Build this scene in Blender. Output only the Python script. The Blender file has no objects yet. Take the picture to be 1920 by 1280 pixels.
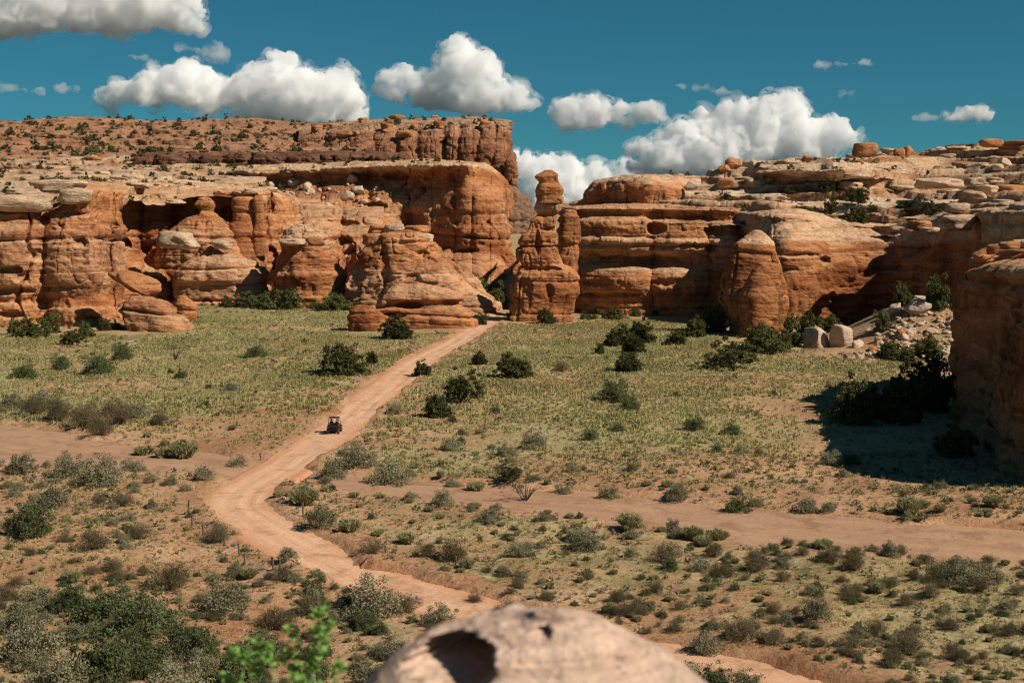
import bpy, bmesh, math, random, re
import numpy as np
from mathutils import Vector, Matrix

S = bpy.context.scene
COL = S.collection
R = math.radians

# ------------------------------------------------------------------ camera, sky, sun, exposure
CAM_H, FPX, PITCH = 23.0, 2667.0, R(5.14)
cam = bpy.data.cameras.new('camera')
camo = bpy.data.objects.new('camera', cam)
COL.objects.link(camo)
S.camera = camo
cam.lens = 50.0
cam.sensor_width = 36.0
cam.clip_start = 0.1
cam.clip_end = 80000
camo.location = (0, 0, CAM_H)
camo.rotation_euler = (R(90) - PITCH, 0, 0)
cam.dof.use_dof = True
cam.dof.focus_distance = 190
cam.dof.aperture_fstop = 2.4

SUN_AZ, SUN_EL = 25.0, 42.0        # degrees behind the camera's right hand, above the horizon
world = bpy.data.worlds.new('World')
S.world = world
world.use_nodes = True
wn = world.node_tree
bgn = wn.nodes['Background']
sky = wn.nodes.new('ShaderNodeTexSky')
sky.sky_type = 'NISHITA'
sky.sun_disc = False
sky.sun_elevation = R(SUN_EL)
sky.sun_rotation = R(90 + SUN_AZ)
sky.altitude = 1500
sky.air_density = 1.0
sky.dust_density = 0.0
sky.ozone_density = 3.0
# clear, dry desert air: the deep blue of the mid sky reaches down to the horizon
tcn = wn.nodes.new('ShaderNodeTexCoord')
add = wn.nodes.new('ShaderNodeVectorMath'); add.operation = 'ADD'
add.inputs[1].default_value = (0, 0, 0.03)
nrm = wn.nodes.new('ShaderNodeVectorMath'); nrm.operation = 'NORMALIZE'
tint = wn.nodes.new('ShaderNodeMix'); tint.data_type = 'RGBA'; tint.blend_type = 'MULTIPLY'
tint.inputs[0].default_value = 1.0
tint.inputs[7].default_value = (0.20, 0.66, 0.67, 1)
wn.links.new(tcn.outputs['Generated'], add.inputs[0])
wn.links.new(add.outputs[0], nrm.inputs[0])
wn.links.new(nrm.outputs[0], sky.inputs[0])
wn.links.new(sky.outputs[0], tint.inputs[6])
wn.links.new(tint.outputs[2], bgn.inputs[0])
bgn.inputs[1].default_value = 0.058

sunl = bpy.data.lights.new('sun', 'SUN')
sunl.energy = 5.0
sunl.angle = R(0.53)
sunl.color = (1.0, 0.91, 0.77)
suno = bpy.data.objects.new('sun', sunl)
COL.objects.link(suno)
SUNV = Vector((math.cos(R(SUN_EL)) * math.cos(R(SUN_AZ)), -math.cos(R(SUN_EL)) * math.sin(R(SUN_AZ)), math.sin(R(SUN_EL))))
suno.rotation_euler = SUNV.to_track_quat('Z', 'Y').to_euler()

S.view_settings.view_transform = 'Standard'
S.view_settings.look = 'None'
S.view_settings.gamma = 1.0
S.view_settings.exposure = 0.14
S.cycles.volume_bounces = 28
S.cycles.max_bounces = 28
S.cycles.diffuse_bounces = 4
S.cycles.use_denoising = True
S.cycles.filter_width = 1.25

# ------------------------------------------------------------------ pixel <-> place
CP, SP = math.cos(PITCH), math.sin(PITCH)

def W(u, v, Y):
    """point at depth Y that the photograph shows at pixel (u, v)"""
    dx = (np.asarray(u, float) - 960) / FPX
    dy = (640 - np.asarray(v, float)) / FPX
    t = np.asarray(Y, float) / (CP + SP * dy)
    return dx * t, np.asarray(Y, float) + 0 * t, CAM_H + (-SP + CP * dy) * t

def G(u, v, z=0.0):
    """point of the valley floor shown at pixel (u, v)"""
    dx = (u - 960) / FPX
    dy = (640 - v) / FPX
    t = (z - CAM_H) / (-SP + CP * dy)
    return dx * t, (CP + SP * dy) * t

def PX(x, y, z):
    d = y * CP - (z - CAM_H) * SP
    h = y * SP + (z - CAM_H) * CP
    return 960 + FPX * x / d, 640 - FPX * h / d

# ------------------------------------------------------------------ noise
_rng = np.random.default_rng(7)
_T = (_rng.random(64 ** 3).astype(np.float32) * 2 - 1)

def vn(p, seed=0):
    p = np.asarray(p, np.float32) + np.float32(seed * 7.31)
    i = np.floor(p).astype(np.int32)
    f = p - i
    f = f * f * f * (f * (f * 6 - 15) + 10)
    i &= 63
    j = (i + 1) & 63
    x0, y0, z0 = i[..., 0] * 4096, i[..., 1] * 64, i[..., 2]
    x1, y1, z1 = j[..., 0] * 4096, j[..., 1] * 64, j[..., 2]
    fx, fy, fz = f[..., 0], f[..., 1], f[..., 2]
    def L(a, b, t): return a + (b - a) * t
    return L(L(L(_T[x0 + y0 + z0], _T[x1 + y0 + z0], fx), L(_T[x0 + y1 + z0], _T[x1 + y1 + z0], fx), fy),
             L(L(_T[x0 + y0 + z1], _T[x1 + y0 + z1], fx), L(_T[x0 + y1 + z1], _T[x1 + y1 + z1], fx), fy), fz)

def fbm(p, oct=4, seed=0, gain=0.5):
    p = np.asarray(p, np.float32)
    a, s = 1.0, 0
    for k in range(oct):
        s = s + a * vn(p, seed + k * 3)
        p = p * 2.03
        a *= gain
    return s

def n2(x, y, seed=0, oct=3):
    return fbm(np.stack([x, y, 0 * x + 0.37 + seed], -1), oct, seed)

def sstep(a, b, x):
    t = np.clip((x - a) / (b - a), 0, 1)
    return t * t * (3 - 2 * t)

def smooth(a, k, axis=0):
    if k < 1: return a
    w = np.hanning(2 * k + 3)[1:-1]
    w /= w.sum()
    a = np.moveaxis(a, axis, 0)
    pad = np.concatenate([np.repeat(a[:1], k, 0), a, np.repeat(a[-1:], k, 0)], 0)
    out = sum(w[i] * pad[i:i + a.shape[0]] for i in range(2 * k + 1))
    return np.moveaxis(out, 0, axis)

# ------------------------------------------------------------------ materials
def new_mat(name):
    m = bpy.data.materials.new(name)
    m.use_nodes = True
    n = m.node_tree
    n.nodes.clear()
    out = n.nodes.new('ShaderNodeOutputMaterial')
    b = n.nodes.new('ShaderNodeBsdfPrincipled')
    b.inputs['Specular IOR Level'].default_value = 0.15
    b.inputs['Roughness'].default_value = 0.95
    n.links.new(b.outputs[0], out.inputs[0])
    return m, n, b

class NT:
    def __init__(s, n): s.n = n
    def node(s, t, **k):
        x = s.n.nodes.new(t)
        for a, b in k.items(): setattr(x, a, b)
        return x
    def link(s, a, b): s.n.links.new(a, b)
    def pos(s, scale):
        g = s.node('ShaderNodeNewGeometry')
        m = s.node('ShaderNodeVectorMath', operation='MULTIPLY')
        m.inputs[1].default_value = scale
        s.link(g.outputs['Position'], m.inputs[0])
        return m.outputs[0]
    def noise(s, vec, scale=1.0, detail=3.0, rough=0.55, dist=0.0):
        t = s.node('ShaderNodeTexNoise')
        t.inputs['Scale'].default_value = scale
        t.inputs['Detail'].default_value = detail
        t.inputs['Roughness'].default_value = rough
        t.inputs['Distortion'].default_value = dist
        if vec is not None: s.link(vec, t.inputs['Vector'])
        return t.outputs[0]
    def ramp(s, fac, stops):
        r = s.node('ShaderNodeValToRGB')
        e = r.color_ramp.elements
        while len(e) < len(stops): e.new(0.5)
        for k, (p, c) in enumerate(stops):
            e[k].position = p
            e[k].color = (*c, 1) if isinstance(c, tuple) else (c, c, c, 1)
        s.link(fac, r.inputs[0])
        return r.outputs[0]
    def mix(s, fac, a, b, mode='MIX'):
        m = s.node('ShaderNodeMix', data_type='RGBA', blend_type=mode)
        for k, x in ((0, fac), (6, a), (7, b)):
            if hasattr(x, 'is_linked') or hasattr(x, 'links'): s.link(x, m.inputs[k])
            elif isinstance(x, tuple): m.inputs[k].default_value = (*x, 1)
            else: m.inputs[k].default_value = x
        return m.outputs[2]
    def math(s, op, a, b=0.0, clamp=False):
        m = s.node('ShaderNodeMath', operation=op, use_clamp=clamp)
        for k, x in ((0, a), (1, b)):
            if hasattr(x, 'links'): s.link(x, m.inputs[k])
            else: m.inputs[k].default_value = x
        return m.outputs[0]
    def attr(s, name):
        a = s.node('ShaderNodeAttribute', attribute_name=name)
        return a
    def bump(s, h, strength, dist, base=None):
        b = s.node('ShaderNodeBump')
        b.inputs['Strength'].default_value = strength
        b.inputs['Distance'].default_value = dist
        s.link(h, b.inputs['Height'])
        if base is not None: s.link(base, b.inputs['Normal'])
        return b.outputs[0]

def rock_material(name, red=(0.225, 0.064, 0.022), mid=(0.375, 0.138, 0.051), tan=(0.51, 0.228, 0.095), pale=(0.62, 0.405, 0.245),
                  varnish=0.75, scale=1.0, greyish=0.0):
    m, n, b = new_mat(name)
    k = NT(n)
    bands = k.noise(k.pos((0.02, 0.02, 0.22 * scale)), 1.0, 5, 0.6, 0.5)
    base = k.ramp(bands, [(0.30, red), (0.43, mid), (0.52, tan), (0.60, mid), (0.72, tan)])
    blot = k.noise(k.pos((0.11 * scale, 0.11 * scale, 0.16 * scale)), 1.0, 5, 0.6)
    base = k.mix(k.ramp(blot, [(0.38, 0.0), (0.66, 0.75)]), base, tan)
    blot2 = k.noise(k.pos((0.07, 0.07, 0.12)), 1.0, 4, 0.6)
    base = k.mix(k.ramp(blot2, [(0.47, 0.0), (0.66, 0.8)]), base, red)
    # pale caprock and slickrock layers
    pa = k.attr('pale')
    pn = k.noise(k.pos((0.25 * scale, 0.25 * scale, 0.7 * scale)), 1.0, 5, 0.65)
    pf = k.math('MULTIPLY', pa.outputs['Fac'], k.ramp(pn, [(0.30, 0.35), (0.55, 1.0)]), True)
    base = k.mix(pf, base, pale)
    # thin beds
    thin = k.noise(k.pos((0.06, 0.06, 1.3 * scale)), 1.0, 5, 0.65, 0.4)
    base = k.mix(k.ramp(thin, [(0.34, 0.62), (0.45, 0.0)]), base, (red[0] * 0.62, red[1] * 0.60, red[2] * 0.6))
    # desert varnish running down the steep faces
    st = k.noise(k.pos((0.42 * scale, 0.42 * scale, 0.035 * scale)), 1.0, 5, 0.65, 0.25)
    wh = k.noise(k.pos((0.055, 0.055, 0.06)), 1.0, 3)
    g = k.node('ShaderNodeNewGeometry')
    sx = k.node('ShaderNodeSeparateXYZ'); k.link(g.outputs['Normal'], sx.inputs[0])
    steep = k.ramp(sx.outputs[2], [(0.10, 1.0), (0.5, 0.0)])
    va = k.attr('varnish')
    vf = k.math('MULTIPLY', k.ramp(st, [(0.47, 0.0), (0.62, 1.0)]), k.ramp(wh, [(0.40, 0.0), (0.56, 1.0)]))
    vf = k.math('MULTIPLY', vf, steep)
    vf = k.math('MULTIPLY', vf, va.outputs['Fac'])
    vf = k.math('MULTIPLY', vf, varnish, True)
    base = k.mix(vf, base, (0.085, 0.042, 0.028))
    # pits, patina and stained patches
    pt = k.noise(k.pos((0.75 * scale, 0.75 * scale, 1.3 * scale)), 1.0, 5, 0.7, 0.3)
    base = k.mix(k.ramp(pt, [(0.30, 0.75), (0.41, 0.0)]), base, (0.115, 0.050, 0.026))
    mo = k.noise(k.pos((0.2 * scale, 0.2 * scale, 0.32 * scale)), 1.0, 6, 0.68, 0.4)
    base = k.mix(1.0, base, k.ramp(mo, [(0.30, 0.62), (0.46, 1.0), (0.7, 1.12)]), 'MULTIPLY')
    # speckle
    sp = k.noise(k.pos((2.2 * scale, 2.2 * scale, 3.0 * scale)), 1.0, 4, 0.7)
    base = k.mix(1.0, base, k.ramp(sp, [(0.3, 0.74), (0.7, 1.14)]), 'MULTIPLY')
    if greyish:
        base = k.mix(greyish, base, (0.30, 0.215, 0.155))
    k.link(base, b.inputs['Base Color'])
    h1 = k.noise(k.pos((0.9 * scale, 0.9 * scale, 2.4 * scale)), 1.0, 6, 0.65)
    h2 = k.noise(k.pos((0.12 * scale, 0.12 * scale, 3.4 * scale)), 1.0, 3, 0.6, 0.2)
    hh = k.math('ADD', h1, k.math('MULTIPLY', h2, 0.28))
    b0 = k.bump(k.noise(k.pos((0.3 * scale, 0.3 * scale, 0.5 * scale)), 1.0, 4, 0.6), 0.6, 1.1 / scale)
    k.link(k.bump(hh, 0.9, 0.55 / scale, b0), b.inputs['Normal'])
    b.inputs['Specular IOR Level'].default_value = 0.08
    return m

M = {}
M['rock'] = rock_material('sandstone')
M['rock_far'] = rock_material('mesa_sandstone', red=(0.19, 0.066, 0.030), mid=(0.27, 0.105, 0.050), tan=(0.36, 0.17, 0.088), pale=(0.46, 0.28, 0.17), scale=0.7)
M['rock_pale'] = rock_material('slickrock', red=(0.27, 0.10, 0.045), mid=(0.41, 0.20, 0.095), tan=(0.53, 0.33, 0.185), pale=(0.63, 0.475, 0.325), varnish=0.6)
M['boulder'] = rock_material('boulder_stone', red=(0.36, 0.19, 0.11), mid=(0.47, 0.30, 0.19), tan=(0.55, 0.385, 0.26), pale=(0.62, 0.48, 0.35), varnish=0.2, scale=1.6)
M['boulder_red'] = rock_material('red_boulder_stone', varnish=0.3, scale=1.4)

def flat_mat(name, col, rough=0.8, metal=0.0, spec=0.2, var=0.0, vscale=3.0):
    m, n, b = new_mat(name)
    k = NT(n)
    b.inputs['Roughness'].default_value = rough
    b.inputs['Metallic'].default_value = metal
    b.inputs['Specular IOR Level'].default_value = spec
    if var:
        no = k.noise(k.pos((1, 1, 1)), vscale, 4, 0.6)
        c = k.mix(1.0, col, k.ramp(no, [(0.3, 1 - var), (0.7, 1 + var)]), 'MULTIPLY')
        k.link(c, b.inputs['Base Color'])
    else:
        b.inputs['Base Color'].default_value = (*col, 1)
    return m

def leaf_mat(name, col, col2, trans=0.25):
    """foliage: colour varies from leaf to leaf (attribute 'tint') and plant to plant"""
    m, n, b = new_mat(name)
    k = NT(n)
    a = k.attr('tint')
    oi = k.node('ShaderNodeObjectInfo')
    f = k.math('ADD', k.math('MULTIPLY', a.outputs['Fac'], 0.7), k.math('MULTIPLY', oi.outputs['Random'], 0.4))
    c = k.mix(k.ramp(f, [(0.1, 0.0), (0.95, 1.0)]), col, col2)
    k.link(c, b.inputs['Base Color'])
    b.inputs['Specular IOR Level'].default_value = 0.1
    tr = k.node('ShaderNodeBsdfTranslucent')
    k.link(c, tr.inputs[0])
    mx = k.node('ShaderNodeMixShader')
    mx.inputs[0].default_value = trans
    k.link(b.outputs[0], mx.inputs[1]); k.link(tr.outputs[0], mx.inputs[2])
    out = [x for x in n.nodes if x.type == 'OUTPUT_MATERIAL'][0]
    k.link(mx.outputs[0], out.inputs[0])
    return m

M['sage'] = leaf_mat('sagebrush_leaves', (0.135, 0.125, 0.066), (0.36, 0.335, 0.20))
M['brown'] = leaf_mat('dry_brush_twigs', (0.085, 0.066, 0.036), (0.22, 0.185, 0.10))
M['rabbit'] = leaf_mat('rabbitbrush_stems', (0.20, 0.19, 0.075), (0.42, 0.385, 0.20))
M['green'] = leaf_mat('green_brush_leaves', (0.052, 0.066, 0.026), (0.185, 0.210, 0.088))
M['grass'] = leaf_mat('bunch_grass', (0.28, 0.26, 0.095), (0.68, 0.61, 0.32), 0.35)
M['juniper'] = leaf_mat('juniper_foliage', (0.026, 0.030, 0.011), (0.125, 0.125, 0.042), 0.15)
M['tamarisk'] = leaf_mat('thicket_leaves', (0.050, 0.062, 0.018), (0.185, 0.195, 0.065), 0.25)
M['sprig'] = leaf_mat('fresh_leaves', (0.16, 0.33, 0.06), (0.34, 0.54, 0.16), 0.45)
M['bark'] = flat_mat('juniper_bark', (0.105, 0.075, 0.052), 0.95, var=0.35)
M['twig'] = flat_mat('grey_twig', (0.16, 0.13, 0.10), 0.95, var=0.3)
M['stem'] = flat_mat('pale_stem', (0.36, 0.32, 0.22), 0.9, var=0.2)
M['post'] = flat_mat('weathered_post_wood', (0.13, 0.10, 0.075), 0.95, var=0.4)

# ------------------------------------------------------------------ object helpers
def tag(o, label=None, cat=None, group=None, kind=None):
    if label: o['label'] = label
    if cat: o['category'] = cat
    if group: o['group'] = group
    if kind: o['kind'] = kind
    return o

def link(name, me, mat=None, parent=None):
    o = bpy.data.objects.new(name, me)
    COL.objects.link(o)
    if mat is not None and me is not None and len(me.materials) == 0: me.materials.append(mat)
    if parent is not None: o.parent = parent
    return o

def empty(name, loc=(0, 0, 0), rz=0.0):
    o = bpy.data.objects.new(name, None)
    COL.objects.link(o)
    o.location = loc
    o.rotation_euler = (0, 0, rz)
    return o

def np_mesh(name, V, F, smooth_=True, attrs=None, uv=None):
    """V (n,3), F (m,k) with one k"""
    me = bpy.data.meshes.new(name)
    V = np.ascontiguousarray(V, np.float32)
    F = np.ascontiguousarray(F, np.int32)
    m, k = F.shape
    me.vertices.add(len(V))
    me.vertices.foreach_set('co', V.ravel())
    me.loops.add(m * k)
    me.loops.foreach_set('vertex_index', F.ravel())
    me.polygons.add(m)
    me.polygons.foreach_set('loop_start', np.arange(0, m * k, k, dtype=np.int32))
    if smooth_: me.polygons.foreach_set('use_smooth', np.ones(m, bool))
    for an, av in (attrs or {}).items():
        a = me.attributes.new(an, 'FLOAT', 'POINT')
        a.data.foreach_set('value', np.ascontiguousarray(av, np.float32).ravel())
    if uv is not None:
        l = me.uv_layers.new(name='UVMap')
        l.data.foreach_set('uv', np.ascontiguousarray(uv[F.ravel()], np.float32).ravel())
    me.update(calc_edges=True)
    return me

def grid_faces(a, b, closed=False):
    i = np.arange(a if closed else a - 1)[:, None]
    j = np.arange(b - 1)[None, :]
    i2 = (i + 1) % a
    return np.stack([i * b + j, i2 * b + j, i2 * b + j + 1, i * b + j + 1], -1).reshape(-1, 4)

def grid_normals(P, closed=False):
    if closed:
        du = np.roll(P, -1, 0) - np.roll(P, 1, 0)
    else:
        du = np.gradient(P, axis=0)
    dv = np.gradient(P, axis=1)
    N = np.cross(du, dv)
    return N / (np.linalg.norm(N, axis=-1, keepdims=True) + 1e-9)

# ------------------------------------------------------------------ rock surfaces
_lay = {}
def layers(z, mean, seed, xy=None):
    """beds of uneven thickness: how far each stands out at height z, with creases along some of the joints"""
    if (mean, seed) not in _lay:
        r = np.random.default_rng(seed + 100)
        th = mean * (0.35 + 1.3 * r.random(400))
        e = np.cumsum(th) - 60
        _lay[(mean, seed)] = (e, r.random(402) * 2 - 1, np.clip(r.random(401) * 2.0 - 0.7, 0, 1.2))
    e, r, c = _lay[(mean, seed)]
    k = np.clip(np.searchsorted(e, z), 1, 399)
    lo, hi = z - e[k - 1], e[k] - z
    w = 0.085 * mean
    body = r[k] + (r[k - 1] - r[k]) * 0.5 * (1 - sstep(0, 2.2 * w, lo)) + (r[k + 1] - r[k]) * 0.5 * (1 - sstep(0, 2.2 * w, hi))
    crease = c[k - 1] * np.exp(-(lo / w) ** 2) + c[k] * np.exp(-(hi / w) ** 2)
    return 0.55 * body - 0.9 * crease

def rock_disp(P, N, seed=1, amp=1.0, strata=1.0, crack=1.0, bulge=1.0, size=1.0, fine=1.0, pock=1.0, blocky=1.0, face=None):
    shp = P.shape
    Q = P.reshape(-1, 3).astype(np.float32)
    s = 1.0 / size
    big = fbm(Q * np.array([0.075, 0.075, 0.05]) * s, 3, seed)
    bil = np.sqrt(np.abs(vn(Q * np.array([0.15, 0.15, 0.11]) * s, seed + 11)) + 0.004)
    bil2 = np.abs(vn(Q * np.array([0.42, 0.42, 0.34]) * s, seed + 12))
    zz = Q[:, 2] + 1.3 * vn(Q * np.array([0.035, 0.035, 0.03]), 3) + 0.012 * Q[:, 0]
    ma = 0.45 + 0.75 * sstep(-0.3, 0.4, vn(Q * np.array([0.06, 0.06, 0.09]), seed + 21))
    st = layers(zz / size, 3.6, 1) * 1.0 * ma + layers(zz / size, 1.1, 2) * 0.40 * (1.35 - ma)
    # jointed blocks: each bed breaks into pieces that stand out or back
    wq = 0.35 * vn(Q * 0.21 * s, seed + 61)
    kz = np.floor((Q[:, 2] + 1.3 * vn(Q * np.array([0.035, 0.035, 0.03]), 3)) * 0.42 * s + 0.25 * vn(Q * 0.1 * s, seed + 62) + 40).astype(np.int64)
    bx_ = np.floor(Q[:, 0] * 0.21 * s + wq + (kz % 3) * 0.37 + 500).astype(np.int64)
    by_ = np.floor(Q[:, 1] * 0.21 * s - wq + (kz % 4) * 0.29 + 500).astype(np.int64)
    hsh = ((bx_ * 73856093) ^ (by_ * 19349663) ^ (kz * 83492791) ^ (seed * 2654435)) % 65536
    blk = (hsh / 32768.0 - 1.0) * (0.35 + 0.65 * sstep(-0.1, 0.35, vn(Q * np.array([0.045, 0.045, 0.06]) * s, seed + 63)))
    cz = Q * np.array([0.13, 0.13, 0.012]) * s
    c1 = vn(cz + 0.25 * vn(Q * np.array([0.2, 0.2, 0.1]) * s, seed + 31)[:, None], seed + 30)
    cm = sstep(-0.15, 0.25, vn(Q * np.array([0.05, 0.05, 0.05]) * s, seed + 33))
    c2 = vn(Q * np.array([0.37, 0.37, 0.045]) * s + 0.2 * vn(Q * 0.3 * s, seed + 35)[:, None], seed + 36)
    cr = np.exp(-(c1 / 0.024) ** 2) * cm * 1.35 + 0.42 * np.exp(-(c2 / 0.035) ** 2) * (1 - 0.6 * cm)
    pk = sstep(0.36, 0.58, vn(Q * np.array([0.33, 0.33, 0.55]) * s, seed + 41)) * sstep(0.0, 0.4, vn(Q * np.array([0.07, 0.07, 0.1]) * s, seed + 43))
    fi = fbm(Q * np.array([0.9, 0.9, 1.4]) * s, 3, seed + 51)
    d = (1.4 * bulge * big + 1.0 * bulge * (bil - 0.5) + 0.5 * bulge * (bil2 - 0.3) + strata * 1.3 * st + 0.34 * blocky * blk
         - 1.5 * crack * cr - 1.1 * pock * pk + 0.24 * fine * fi) * amp * size
    if face is not None: d = d * face.reshape(-1)
    n = N.reshape(-1, 3).copy()
    n[:, 2] *= 0.45
    return (Q + n * d[:, None]).reshape(shp)

def catmull(pts, n, wz=1.0):
    pts = np.asarray(pts, float)
    return pts

def interp_keys(us, ku, kv):
    """smooth interpolation of key values (k, m) at us"""
    kv = np.asarray(kv, float)
    ku = np.asarray(ku, float)
    i = np.clip(np.searchsorted(ku, us) - 1, 0, len(ku) - 2)
    t = np.clip((us - ku[i]) / (ku[i + 1] - ku[i]), 0, 1)
    # monotone-ish cubic (finite-difference tangents, limited)
    d = np.diff(kv, axis=0) / np.diff(ku)[:, None]
    m = np.zeros_like(kv)
    m[0], m[-1] = d[0], d[-1]
    if len(ku) > 2:
        same = d[:-1] * d[1:] > 0
        m[1:-1] = np.where(same, 2 * d[:-1] * d[1:] / (d[:-1] + d[1:] + 1e-12), 0)
    h = (ku[i + 1] - ku[i])[:, None]
    t = t[:, None]
    return ((2 * t ** 3 - 3 * t ** 2 + 1) * kv[i] + (t ** 3 - 2 * t ** 2 + t) * h * m[i]
            + (-2 * t ** 3 + 3 * t ** 2) * kv[i + 1] + (t ** 3 - t ** 2) * h * m[i + 1])

def carve(P, alcoves, axis_y=None, seed=0):
    """hollows and caves weathered into a face: (u, v, half width, half height, depth)"""
    if not alcoves: return P
    u, v = PX(P[..., 0], P[..., 1], P[..., 2])
    wob = 0.30 * fbm(P.reshape(-1, 3) * 0.35, 3, seed + 90).reshape(u.shape)
    for (au, av, ru, rv, dep) in alcoves:
        q = ((u - au) / ru) ** 2 + ((v - av) / rv) ** 2 + wob
        w = np.sqrt(np.clip(1 - q, 0, 1))
        if axis_y is not None: w = w * (P[..., 1] < axis_y)
        P[..., 1] += dep * w
    return P

SURF = {}      # name -> (points, normals) for placing plants and stones on rock

def wall(name, keys, ns, nt, mat='rock', cracks=(), cdepth=2.0, facev=None, seed=1, terrace=0.0, pale=None, varnish=1.0, foot=-2.5, key=None, alcoves=(), **kw):
    """a rock face swept from left to right. keys: (u, base depth, [(v, setback), ...])"""
    ns, nt = int(ns * 0.70), int(nt * 0.72)
    ku = [k[0] for k in keys]
    us = np.linspace(ku[0], ku[-1], ns)
    Y0 = interp_keys(us, ku, [[k[1]] for k in keys])[:, 0]
    n = len(keys[0][2])
    vv = interp_keys(us, ku, [[p[0] for p in k[2]] for k in keys])
    ss = interp_keys(us, ku, [[p[1] for p in k[2]] for k in keys])
    # shared parameter along the section
    mv, ms = vv.mean(0), ss.mean(0)
    Ym = Y0.mean()
    cost = np.abs(np.diff(mv)) * Ym / FPX + 0.22 * np.abs(np.diff(ms)) + 0.05
    tk = np.concatenate([[0], np.cumsum(cost)])
    tk /= tk[-1]
    tt = np.linspace(0, 1, nt)
    i = np.clip(np.searchsorted(tk, tt) - 1, 0, n - 2)
    f = (tt - tk[i]) / (tk[i + 1] - tk[i])
    V_ = vv[:, i] * (1 - f) + vv[:, i + 1] * f
    S_ = ss[:, i] * (1 - f) + ss[:, i + 1] * f
    V_ = smooth(V_, 2, 1)
    S_ = smooth(S_, 2, 1)
    U_ = np.repeat(us[:, None], nt, 1)
    fw = np.ones(nt)
    if len(cracks):
        cr = np.asarray(sorted(cracks), float)
        wob = 5.0 * vn(np.stack([U_ * 0.02, tt[None, :] * 5 + 0 * U_, 0 * U_ + seed], -1), seed)
        uu = U_ + wob
        k = np.clip(np.searchsorted(cr, uu), 1, len(cr) - 1)
        a, b = cr[k - 1], cr[k]
        x = np.clip((uu - (a + b) / 2) / ((b - a) / 2), -1, 1)
        dep = cdepth * (1 - np.sqrt(np.clip(1 - x ** 2, 0, 1))) * np.clip((b - a) / 60, 0.35, 1.5)
        fade = np.interp(tt, [0, 0.8, 1.0], [1, 1, 0.3])
        S_ = S_ + dep * fade[None, :]
    Yg = Y0[:, None] + S_
    x, y, z = W(U_, V_, Yg)
    P = np.stack([x, y, z], -1)
    # foot below ground
    if foot is not None:
        Fp = P[:, :1].copy()
        Fp[:, :, 2] = np.minimum(Fp[:, :, 2], 0) + foot
        P = np.concatenate([Fp, P], 1)
        V_ = np.concatenate([V_[:, :1], V_], 1)
        nt += 1
    if terrace:
        zt = P[..., 2] + 0.6 * terrace * vn(P * np.array([0.03, 0.03, 0.0]) , seed + 5) + 0.4 * terrace * vn(P * np.array([0.11, 0.11, 0.0]), seed + 6)
        q = zt / terrace
        fl = np.floor(q)
        fr = q - fl
        P[..., 2] += (fl + sstep(0.42, 0.62, fr) - q) * terrace * 0.9
        jit = 0.6 + 0.8 * vn(P * np.array([0.05, 0.05, 0.2]), seed + 8)
        P[..., 1] += terrace * jit * (0.75 * np.exp(-((fr - 0.46) / 0.05) ** 2) - 0.75 * np.exp(-((fr - 0.61) / 0.06) ** 2))
        P = smooth(P, 1, 0)
    N = grid_normals(P)
    if N[..., 1].mean() > 0: N = -N
    P = carve(rock_disp(P, N, seed, **kw), alcoves, None, seed)
    Nf = grid_normals(P)
    if Nf[..., 2][:, nt // 2:].mean() < 0 and Nf[..., 1].mean() > 0: Nf = -Nf
    up = np.abs(Nf[..., 2])
    pa = np.zeros((ns, nt)) if pale is None else pale(np.repeat(us[:, None], nt, 1), P, V_, up)
    me = np_mesh(name, P.reshape(-1, 3), grid_faces(ns, nt)[:, ::-1], attrs={'pale': np.clip(pa, 0, 1), 'varnish': np.full(ns * nt, varnish)})
    o = link(name, me, M[mat])
    SURF[key or o.name] = (P, Nf)
    return o

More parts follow.
